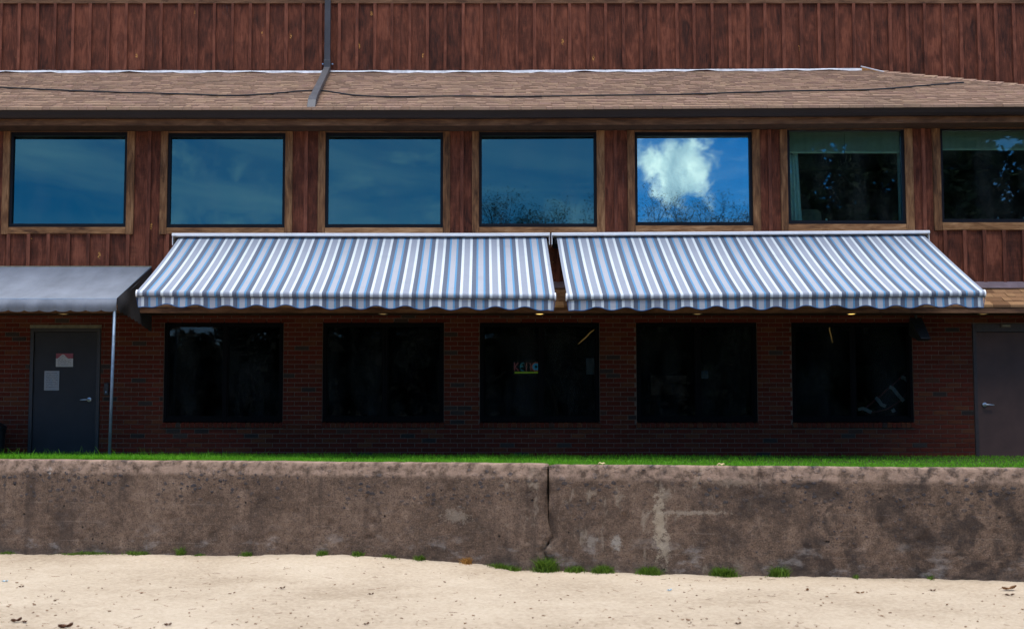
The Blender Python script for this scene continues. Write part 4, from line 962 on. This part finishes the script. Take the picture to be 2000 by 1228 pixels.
def wall_seg(s0, s1, left, label):
    n = int((s1 - s0) / .024); ss = np.linspace(0, 1, n + 1); m_ = MB(); V = []; UV = []
    zz = prof[:, 1]; jit = joint(zz) + .006 * (vnoise(zz * 30, zz * 0 + 1, 4) - .5)
    a = np.full(len(zz), s0); b = np.full(len(zz), s1)
    if left: b = s1 + jit - .014 - .014 * vnoise(zz * 6, zz * 0, 8)
    else: a = s0 + jit + .014 + .016 * vnoise(zz * 6, zz * 0, 3)
    s = a[:, None] + (b - a)[:, None] * ss[None, :]
    z2 = np.repeat(zz[:, None], n + 1, 1); d2 = np.repeat(prof[:, :1], n + 1, 1)
    disp = .022 * fbm(s * 1.1, z2 * 1.3, 3, 2) + .014 * fbm(s * 7, z2 * 7, 4, 13) + .012 * fbm(s * 24, z2 * 24, 2, 31)
    px_ = np.clip((vnoise(s * 11, z2 * 11, 44) - .86) / .14, 0, 1) * .022; disp = disp - px_
    dist = np.minimum(np.abs(s - (b if left else a)[:, None]), 1); disp -= .03 * np.exp(-(dist / .035) ** 1.5)
    dep = d2 - disp; zt_ = z2 + np.where(z2 > -.02, .008 * fbm(s * 3, z2 * 0, 3, 6) + disp * .35, 0)
    if not left: zt_ = np.where(z2 > -.2, zt_ - .012, zt_)
    wx = WA.x + wdir.x * s - wnor.x * dep; wy_ = WA.y + wdir.y * s - wnor.y * dep
    m_.v = np.stack([wx.ravel(), wy_.ravel(), zt_.ravel()], 1).tolist(); m_.uv = np.stack([s.ravel(), (z2 - .0).ravel()], 1).tolist()
    k = len(zz); m_.f = [(j * (n + 1) + i, j * (n + 1) + i + 1, (j + 1) * (n + 1) + i + 1, (j + 1) * (n + 1) + i) for j in range(k - 1) for i in range(n)]
    m_.f += [tuple(j * (n + 1) for j in range(k)), tuple(j * (n + 1) + n for j in range(k))[::-1]]
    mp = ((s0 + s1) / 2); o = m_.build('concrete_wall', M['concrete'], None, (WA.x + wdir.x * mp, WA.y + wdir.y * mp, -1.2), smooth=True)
    # stones of the mix standing proud where the skin has worn away
    st_ = MB(); spots_ = [(.3, 3.9, -.10, -.30, 95), (3.0, 6.8, -.14, -.45, 40)] if left else [(7.15, 7.5, -.40, -.62, 9), (9.2, 12.4, -.22, -.80, 95)]
    for (a0, a1, b0, b1, cnt) in spots_:
        for _ in range(cnt):
            sc_ = RNG.uniform(a0, a1); zc_ = b0 + (b1 - b0) * abs(RNG.normal(0, .55)); r1, r2 = RNG.uniform(.008, .026), RNG.uniform(.006, .017); an = RNG.uniform(-.7, .7); k_ = 7
            if float(vnoise(sc_ * 1.6, zc_ * 2, 91)) < .40 or not s0 < sc_ < s1: continue
            i_ = int(np.argmin(np.abs(zz[:50] - zc_))); j_ = int(np.clip(round((sc_ - a[i_]) / (b[i_] - a[i_]) * n), 0, n)); dp = dep[i_, j_]
            rim = []
            for q in range(k_):
                tq = 6.2832 * q / k_; rr = RNG.uniform(.75, 1.15); eu, ev = math.cos(tq) * r1 * rr, math.sin(tq) * r2 * rr; rim.append((eu * math.cos(an) - ev * math.sin(an), eu * math.sin(an) + ev * math.cos(an)))
            pt_ = lambda eu, ev, d_: (WA.x + wdir.x * (sc_ + eu) - wnor.x * (dp + d_), WA.y + wdir.y * (sc_ + eu) - wnor.y * (dp + d_), zc_ + ev)
            st_.add([pt_(eu, ev, .008) for eu, ev in rim] + [pt_(eu * .72, ev * .72, -.006) for eu, ev in rim], [(q, (q + 1) % k_, k_ + (q + 1) % k_, k_ + q) for q in range(k_)] + [tuple(range(k_, 2 * k_))])
    st_.build('exposed_stones', M['stone'], o, kind='stuff')
    return tag(o, label, 'wall')
M['stone'] = shingle_mat('dark_stone', [(0.0, (.040, .042, .052)), (.5, (.075, .070, .075)), (.8, (.11, .085, .075)), (1.0, (.20, .15, .12))])
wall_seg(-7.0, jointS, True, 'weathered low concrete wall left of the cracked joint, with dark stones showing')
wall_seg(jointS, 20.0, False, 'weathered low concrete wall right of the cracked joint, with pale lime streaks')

# ------------------------------------------------------------------ grass
def grass_mat(name, a, b, c):
    m, t, p = new_mat(name); r = t.n('ShaderNodeNewGeometry').outputs['Random Per Island']
    big = t.noise(t.n('ShaderNodeTexCoord').outputs['Object'], 1.7, 3)
    col = t.ramp(t.math('ADD', t.math('MULTIPLY', r, .7), t.math('MULTIPLY', big, .3)), [(.15, a), (.55, b), (.86, b), (.95, c)])
    put(t, p, Base_Color=col, Roughness=.6, Specular_IOR_Level=.25)
    tl = t.n('ShaderNodeBsdfTranslucent', {0: col}); mx = t.n('ShaderNodeMixShader', {0: .45, 1: p.outputs[0], 2: tl.outputs[0]})
    t.t.links.new(mx.outputs[0], [n for n in t.t.nodes if n.type == 'OUTPUT_MATERIAL'][0].inputs[0]); return m
M['grass'] = grass_mat('lawn_grass', (.06, .22, .008), (.15, .42, .014), (.45, .52, .08))
def blades(x, y, z, h, wd, lean):
    n = len(x); th = RNG.uniform(0, 2 * np.pi, n); ax, ay = np.cos(th), np.sin(th); ph_ = RNG.uniform(0, 2 * np.pi, n); bx_, by_ = np.cos(ph_) * lean * h, np.sin(ph_) * lean * h
    V = np.zeros((n, 5, 3))
    for k, (f, ww) in enumerate(((0, 1), (0, -1), (.55, .8), (.55, -.8), (1, 0))):
        V[:, k, 0] = x + ax * wd * ww + bx_ * f ** 2; V[:, k, 1] = y + ay * wd * ww + by_ * f ** 2; V[:, k, 2] = z + h * f * (1 - .12 * lean * f)
    b = np.arange(n)[:, None] * 5
    F = np.concatenate([b + np.array([0, 1, 3]), b + np.array([0, 3, 2]), b + np.array([2, 3, 4])]).tolist()
    m_ = MB(); m_.v = V.reshape(-1, 3).tolist(); m_.f = F; return m_
NB = 52000
x = RNG.uniform(-8.2, 8.2, NB); back = RNG.uniform(0, 1, NB) ** 2.0
y0 = wall_y(0) + (x) * wdir.y / wdir.x + .30; y = y0 + back * (-.12 - y0)
lf = np.clip((4.5 - x) / 10, .0, 1.0); hh = RNG.uniform(.5, 1.1, NB) * (.044 + .066 * lf) * (.72 + .55 * vnoise(x * 1.3, y * 1.3, 77)); hh *= np.where(back > .25, .75, 1.0)
tall = RNG.uniform(0, 1, NB) > .985; hh = np.where(tall, hh * (1.35 + .5 * lf), hh)
g = blades(x, y, np.full(NB, .004), hh, RNG.uniform(.0022, .0045, NB), RNG.uniform(.1, .8, NB)).build('grass', M['grass']); g['kind'] = 'stuff'; g['label'] = 'bright green grass strip behind the low wall'
# tufts at the foot of the wall
M['weed'] = grass_mat('weed_green', (.060, .115, .012), (.125, .215, .024), (.38, .30, .09)); M['dry'] = grass_mat('dry_weed', (.35, .17, .04), (.50, .27, .07), (.55, .38, .12))
def tuft(px, py, wpx, hgt, n, mat, label, nm='grass_tuft'):
    # the foot of the wall lies where the sand meets its face
    s = (X(px, -4.3, py) - WA.x) / wdir.x
    for _ in range(4):
        Yw = WA.y + wdir.y * s - .06; s = (at(px, py, Yw).x - WA.x) / wdir.x
    Yw = WA.y + wdir.y * s; hw = wpx * .5 * (CAM_D + Yw) / FPX
    n = int(n * 1.8); t = RNG.normal(0, .42, n) * hw; dd = np.abs(RNG.normal(0, .05, n)) + .012
    x = WA.x + wdir.x * (s) + wdir.x * t + wnor.x * dd; y = Yw + wdir.y * t + wnor.y * dd
    z = np.array([sand_z(a, b) for a, b in zip(x, y)]) - .012
    if wpx > 20:
        x = np.append(x, WA.x + wdir.x * (s + np.linspace(-hw, hw, 170) * .75) + wnor.x * .02); y = np.append(y, Yw + wdir.y * np.linspace(-hw, hw, 170) * .75 + wnor.y * .02); t = np.append(t, np.linspace(-hw, hw, 170) * .75); z = np.append(z, [sand_z(a, b) - .012 for a, b in zip(x[-170:], y[-170:])]); n += 170
    o = blades(x, y, z + .004, RNG.uniform(.15, 1.25, n) ** 1.5 * hgt * .78 * np.exp(-(t / max(hw, .02)) ** 2 * .4), RNG.uniform(.0025, .006, n), RNG.uniform(.2, 1.1, n)).build(nm, mat, None, 'base')
    return tag(o, label, 'grass tuft' if nm == 'grass_tuft' else 'weed', 'tufts along the foot of the wall')
TU = [(15, 1082, 40, .05, 70, 'sparse grass tuft at the wall foot by the left edge'), (168, 1080, 110, .055, 420, 'long low grass mat at the wall foot, left of the others'),
      (268, 1080, 60, .07, 160, 'ragged grass tuft just right of the long low mat'), (354, 1077, 18, .13, 110, 'narrow upright dark tuft below the left half of the wall'),
      (390, 1082, 26, .04, 50, 'scattered seedlings beside the narrow upright tuft'), (482, 1075, 26, .07, 70, 'small tuft on the sand crest left of centre'),
      (630, 1081, 22, .09, 130, 'round green tuft where the sand starts to drop'), (700, 1081, 26, .08, 90, 'pair of sprigs right of the round green tuft'),
      (762, 1086, 34, .055, 90, 'low sprigs under the middle of the left wall'), (820, 1095, 24, .08, 60, 'thin upright sprig left of the dry orange weed'),
      (990, 1106, 70, .09, 320, 'grass bank at the wall foot just left of the crack'), (1068, 1104, 46, .19, 520, 'tallest grass clump growing at the crack in the wall'),
      (1125, 1110, 44, .09, 240, 'low grass bank right of the crack'), (1180, 1112, 46, .11, 330, 'second grass bank right of the crack'), (1270, 1115, 52, .12, 420, 'broad grass clump below the pale streak'),
      (1415, 1118, 54, .13, 480, 'dense grass clump alone on the right half'), (1525, 1121, 38, .14, 330, 'bushy clump farthest right of the larger clumps'), (1674, 1126, 12, .07, 40, 'tiny green sprig on the right, first of two'), (1820, 1130, 12, .07, 40, 'tiny green sprig near the right edge')]
for a in TU: tuft(a[0], a[1], a[2], a[3], a[4], M['weed'], a[5])
tuft(913, 1102, 22, .10, 90, M['dry'], 'dry orange weed at the foot of the wall', 'dry_weed')

# ------------------------------------------------------------------ leaves and scraps on the sand
M['leaf'] = plain('dead_leaf', (.115, .050, .026), .8, 0, .3, .2, 40); M['leaf2'] = plain('tan_leaf', (.21, .10, .04), .8, 0, .3, .2, 40); M['scrap'] = plain('blue_plastic', (.42, .62, .75), .4)
def sand_at(px, py):
    xc, yc = (px - PX0) / FPX, (PY0 - py) / FPX; d = Vector((xc, math.cos(PITCH) - yc * math.sin(PITCH), math.sin(PITCH) + yc * math.cos(PITCH))); t = (ZS - EYE) / d.z
    p = Vector((0, -CAM_D, EYE)) + d * t; p.z = sand_z(p.x, p.y); return p
def leaf(px, py, L_, wd, rz, curl, mat, label, nm='dead_leaf', cat='leaf'):
    p = sand_at(px, py); m_ = MB(); ca, sa = math.cos(rz), math.sin(rz)
    def fn(u, v):
        a = (u - .5) * L_; ww = wd * math.sin(math.pi * min(1, max(0, u * .94 + .03))) ** .7 * (1 + .28 * math.sin(u * 19)); b = (v - .5) * ww
        z = .006 + curl * (abs(v - .5) * 2) ** 2 * wd + curl * .7 * (u - .4) ** 2 * L_ * 2 + .004 * math.sin(u * 11 + v * 5); return (p.x + a * ca - b * sa, p.y + a * sa + b * ca, p.z + z)
    m_.grid(fn, 12, 5); m_.tube([fn(0, .5), (p.x - ca * L_ * .75, p.y - sa * L_ * .75, p.z + .006)], .0015, 4)
    return tag(m_.build(nm, mat, None, p, smooth=True), label, cat)
for a in ((32, 1213, .085, .045, .4, .4, 'leaf', 'curled brown leaf at the lower left, nearest the left edge'), (48, 1215, .05, .03, -.3, .3, 'leaf', 'flat scrap of brown leaf beside the curled left-edge leaf'),
          (128, 1224, .115, .065, .2, .35, 'leaf', 'large curled brown leaf at the bottom edge, lower left'), (328, 1221, .06, .04, .1, .25, 'leaf', 'small dark flat leaf at the bottom edge, left of centre'),
          (42, 1148, .05, .02, .2, .3, 'leaf', 'small dark leaf scrap on the sand below the left wall'), (552, 1150, .055, .02, .4, .4, 'leaf', 'dark bent leaf stalk on open sand left of centre'),
          (725, 1161, .05, .025, .2, .3, 'leaf', 'small dark leaf with a thin stalk near the middle'), (716, 1219, .05, .025, .6, .3, 'leaf', 'dark leaf crumb at the bottom edge, centre'),
          (1971, 1151, .15, .05, .1, .35, 'leaf2', 'large tan curled leaf near the right edge'), (1972, 1161, .09, .03, -.15, .2, 'leaf', 'thin brown leaf just below the large tan one'),
          (1822, 1153, .055, .025, -.5, .3, 'leaf', 'brown leaf left of the large tan leaf'), (1680, 1158, .08, .022, -.4, .3, 'leaf2', 'long reddish leaf strip on the right sand'),
          (1577, 1151, .045, .03, .9, .4, 'leaf2', 'small tan leaf below the bushy right clump'), (1442, 1219, .05, .03, .1, .2, 'leaf', 'small dark flat leaf at the bottom edge, right of centre'), (512, 1075, .12, .02, .2, .3, 'leaf', 'dark twig-like leaf on the sand crest at the wall')):
    leaf(*a[:6], M[a[6]], a[7])
leaf(1308, 1153, .045, .03, .2, .3, M['scrap'], 'scrap of pale blue plastic on the sand right of the crack', 'plastic_scrap', 'litter'); leaf(10, 1138, .06, .035, .1, .2, M['scrap'], 'scrap of pale blue plastic at the left edge', 'plastic_scrap', 'litter')
q = at(1408, 905, wall_y(2.7) + .2); leaf_o = MB()
for i in range(2):
    cx = at((1408, 1180)[i], 905, -4.7).x; yy = wall_y(cx) + .14
    def fn(u, v): return (cx + (u - .5) * .09, yy + (v - .5) * .05, ZT - .006 + .03 * math.sin(math.pi * u) * (1 - abs(v - .5)) + .01 * math.sin(u * 9))
    o = MB().grid(fn, 8, 5).build('dead_leaf', plain('bleached_leaf%d' % i, (.50, .36, .20), .8), None, (cx, yy, ZT), smooth=True); tag(o, ('curled tan leaf on top of the wall, right of centre', 'small pale leaf on top of the wall near the crack')[i], 'leaf')
# needles, twig bits and crumbs nobody could count
db = MB(); nd = 650
for i in range(nd):
    px, py = RNG.uniform(-80, 2080), 1095 + 150 * RNG.uniform(0, 1) ** .8; p = sand_at(px, py)
    if p.y > wall_y(p.x) - .05: continue
    L_ = RNG.uniform(.006, .03) if RNG.uniform() < .8 else RNG.uniform(.04, .10); t = RNG.uniform(0, 3.14); r_ = RNG.uniform(.0016, .005) if L_ < .04 else .0016
    d = Vector((math.cos(t), math.sin(t), RNG.uniform(-.1, .2))) * L_ * .5; db.tube([p - d + Vector((0, 0, .005)), p + d + Vector((0, 0, .005))], r_, 4)
o = db.build('debris', plain('brown_litter', (.20, .11, .06), .9, 0, .4, .1, 6)); o['kind'] = 'stuff'; o['label'] = 'fine twig and needle litter on the sand'

# ------------------------------------------------------------------ trees behind the camera, mirrored in the windows
M['bark'] = plain('grey_bark', (.060, .048, .038), .95, 0, .3, .2, 6)
def leafy(name, a, b):
    m, t, p = new_mat(name); r = t.n('ShaderNodeNewGeometry').outputs['Random Per Island']; put(t, p, Base_Color=t.ramp(r, [(0, a), (1, b)]), Roughness=.7, Specular_IOR_Level=.2); return m
M['bud'] = leafy('spring_buds', (.045, .040, .018), (.10, .085, .030)); M['needle'] = leafy('dark_needles', (.012, .024, .010), (.030, .048, .018)); M['wood'] = leafy('far_wood_leaves', (.012, .014, .008), (.024, .025, .012))
def cards(pts, size):
    n = len(pts); P_ = np.array(pts); A = RNG.normal(size=(n, 3)); A /= np.linalg.norm(A, axis=1)[:, None]; C_ = np.cross(A, RNG.normal(size=(n, 3))); C_ /= np.linalg.norm(C_, axis=1)[:, None]
    s = (RNG.uniform(.5, 1.2, n) * size)[:, None]; V = np.stack([P_ - A * s, P_ + C_ * s * .45, P_ + A * s, P_ - C_ * s * .45], 1)
    m_ = MB(); m_.v = V.reshape(-1, 3).tolist(); m_.f = (np.arange(n)[:, None] * 4 + np.arange(4)).tolist(); return m_
def twiggy(H):
    tr = MB(); tips = []
    def grow(p, d, L_, r, lev):
        n = 4; pts = [p]; 
        for k in range(n):
            d = (d + Vector(RNG.normal(0, .13, 3)) + Vector((0, 0, .06))).normalized(); p = p + d * L_ / n; pts.append(p)
        tr.tube(pts, [r * (1 - .6 * k / n) for k in range(n + 1)], 5 if lev < 2 else 3, cap=False)
        if lev >= 4:
            for q in pts[1:]: tips.extend([q + Vector(RNG.normal(0, .25, 3)) for _ in range(9)])
            return
        for k in range((7, 5, 4, 4)[lev]):
            f = RNG.uniform(.35, 1.0); b = pts[min(n, int(f * n) + 0)]; a = Vector(RNG.normal(0, 1, 3)); a = (a - d * a.dot(d)).normalized()
            grow(b, (d * RNG.uniform(.5, 1.0) + a * RNG.uniform(.5, .9) + Vector((0, 0, .2))).normalized(), L_ * RNG.uniform(.48, .68), r * .42, lev + 1)
    grow(Vector((0, 0, 0)), Vector((0, 0, 1)), H * .42, H * .016, 0); return tr, cards(tips, .055)
def conifer(H):
    tr = MB().tube([(0, 0, 0), (0, 0, H * .5), (0, 0, H)], [H * .016, H * .010, .02], 7); pts = []
    z = H * .08
    while z < H * .98:
        n = 6; L_ = (H - z) * .26 + .5
        for k in range(n):
            t = RNG.uniform(0, 6.283); L2 = L_ * RNG.uniform(.6, 1.15); d = Vector((math.cos(t), math.sin(t), RNG.uniform(-.3, .1)))
            tr.tube([(0, 0, z), Vector((0, 0, z)) + d * L2], [.035, .01], 3, cap=False)
            for q in range(int(36 * L2)):
                f = RNG.uniform(.12, 1.0); pts.append(Vector((0, 0, z)) + d * L2 * f + Vector(RNG.normal(0, .24, 3)) * (1.2 - .5 * f))
        z += H * .026
    return tr, cards(pts, .25)
def make_tree(kind, H, nm):
    tr, cr = (twiggy if kind == 'bare' else conifer)(H); ob = []
    for part, nm2, mt in ((tr, 'trunk', M['bark']), (cr, 'crown', M['bud'] if kind == 'bare' else M['needle'])):
        o = part.build(nm2, mt); ob.append(o.data); bpy.data.objects.remove(o)
    zmax = max(v.co.z for v in ob[0].vertices)
    for me in ob:
        for v in me.vertices: v.co *= H / zmax
    return ob
def put_tree(meshes, loc, sc, rz, nm, label, group, wide=1.0):
    e = empty(nm, loc); e.scale = (sc * wide, sc * wide, sc); e.rotation_euler.z = rz
    for me, n2 in zip(meshes, ('trunk', 'crown')):
        o = bpy.data.objects.new(n2, me); COL.objects.link(o); o.parent = e
    return tag(e, label, 'tree', group)
RNG = np.random.default_rng(21)
bare = [make_tree('bare', 20, 'b') for _ in range(2)]; con = make_tree('con', 19, 'c')
def refl(px, Yt): return (px - PX0) / FPX * (CAM_D - Yt)
GT = 'trees across the beach, mirrored in the upper windows'
for i, (px, ptop) in enumerate(((985, 372), (1050, 368), (1092, 374), (1136, 366), (1262, 362), (1325, 382), (1385, 388), (1446, 358), (1500, 340))):
    Yt = -78 - 6 * (i % 3); H = EYE + (820 - ptop) / FPX * (CAM_D - Yt) + 1.45
    put_tree(bare[i % 2], (refl(px, Yt), Yt, -1.5), H / 20.0, i * 1.3, 'bare_tree', 'thinly leafed spring tree mirrored low in the ' + ('window left of the cloud, ' if i < 4 else 'window with the white cloud, ') + ('leftmost of four', 'second of four', 'third of four', 'rightmost of four', 'far left', 'below it', 'right of it', 'second from right', 'far right')[i], GT + (' left' if i < 4 else ' right'), .85)
for i, (px, Yt, sc) in enumerate(((1585, -34, 1.0), (1700, -37, 1.08), (1820, -34, 1.0), (1925, -38, 1.1), (2060, -36, 1.0))):
    put_tree(con, (refl(px, Yt), Yt, -1.5), sc, i * 2.1, 'evergreen_tree', 'dark evergreen tree mirrored in the rightmost upper windows, ' + ('first', 'second', 'third', 'fourth', 'fifth')[i] + ' from the left', 'evergreens across the beach')
# far wooded bank closing the view behind the beach
NW = 46000
xw = RNG.uniform(-190, 190, NW); hw3 = 11.5 + 5 * (vnoise(xw * .07, xw * 0, 3) - .5) + 3.0 * vnoise(xw * .35, xw * 0 + 1, 5)
zw_ = hw3 * RNG.uniform(0, 1, NW) ** .75; yw_ = -118 + RNG.normal(0, 2.5, NW); pts = np.stack([xw, yw_, zw_ - 1.5], 1)
xb_ = np.linspace(-260, 260, 120); hb_ = 11.0 + 3 * (vnoise(xb_ * .05, xb_ * 0, 11) - .5)
bk = MB(); bk.add([(a, -126, -1.46) for a in xb_] + [(a, -138, h) for a, h in zip(xb_, hb_)] + [(a, -170, h + 1) for a, h in zip(xb_, hb_)], [(i + k * 120, i + 1 + k * 120, i + 121 + k * 120, i + 120 + k * 120) for i in range(119) for k in (0, 1)])
bk.build('backing_ridge', M['wood'])['kind'] = 'structure'  # unseen ridge added to keep bright sky gaps out of the lower panes
o = cards(pts, .9).build('woodland', M['wood']); o['kind'] = 'stuff'; o['label'] = 'far dark woodland behind the beach'
print('objects', len(bpy.data.objects))
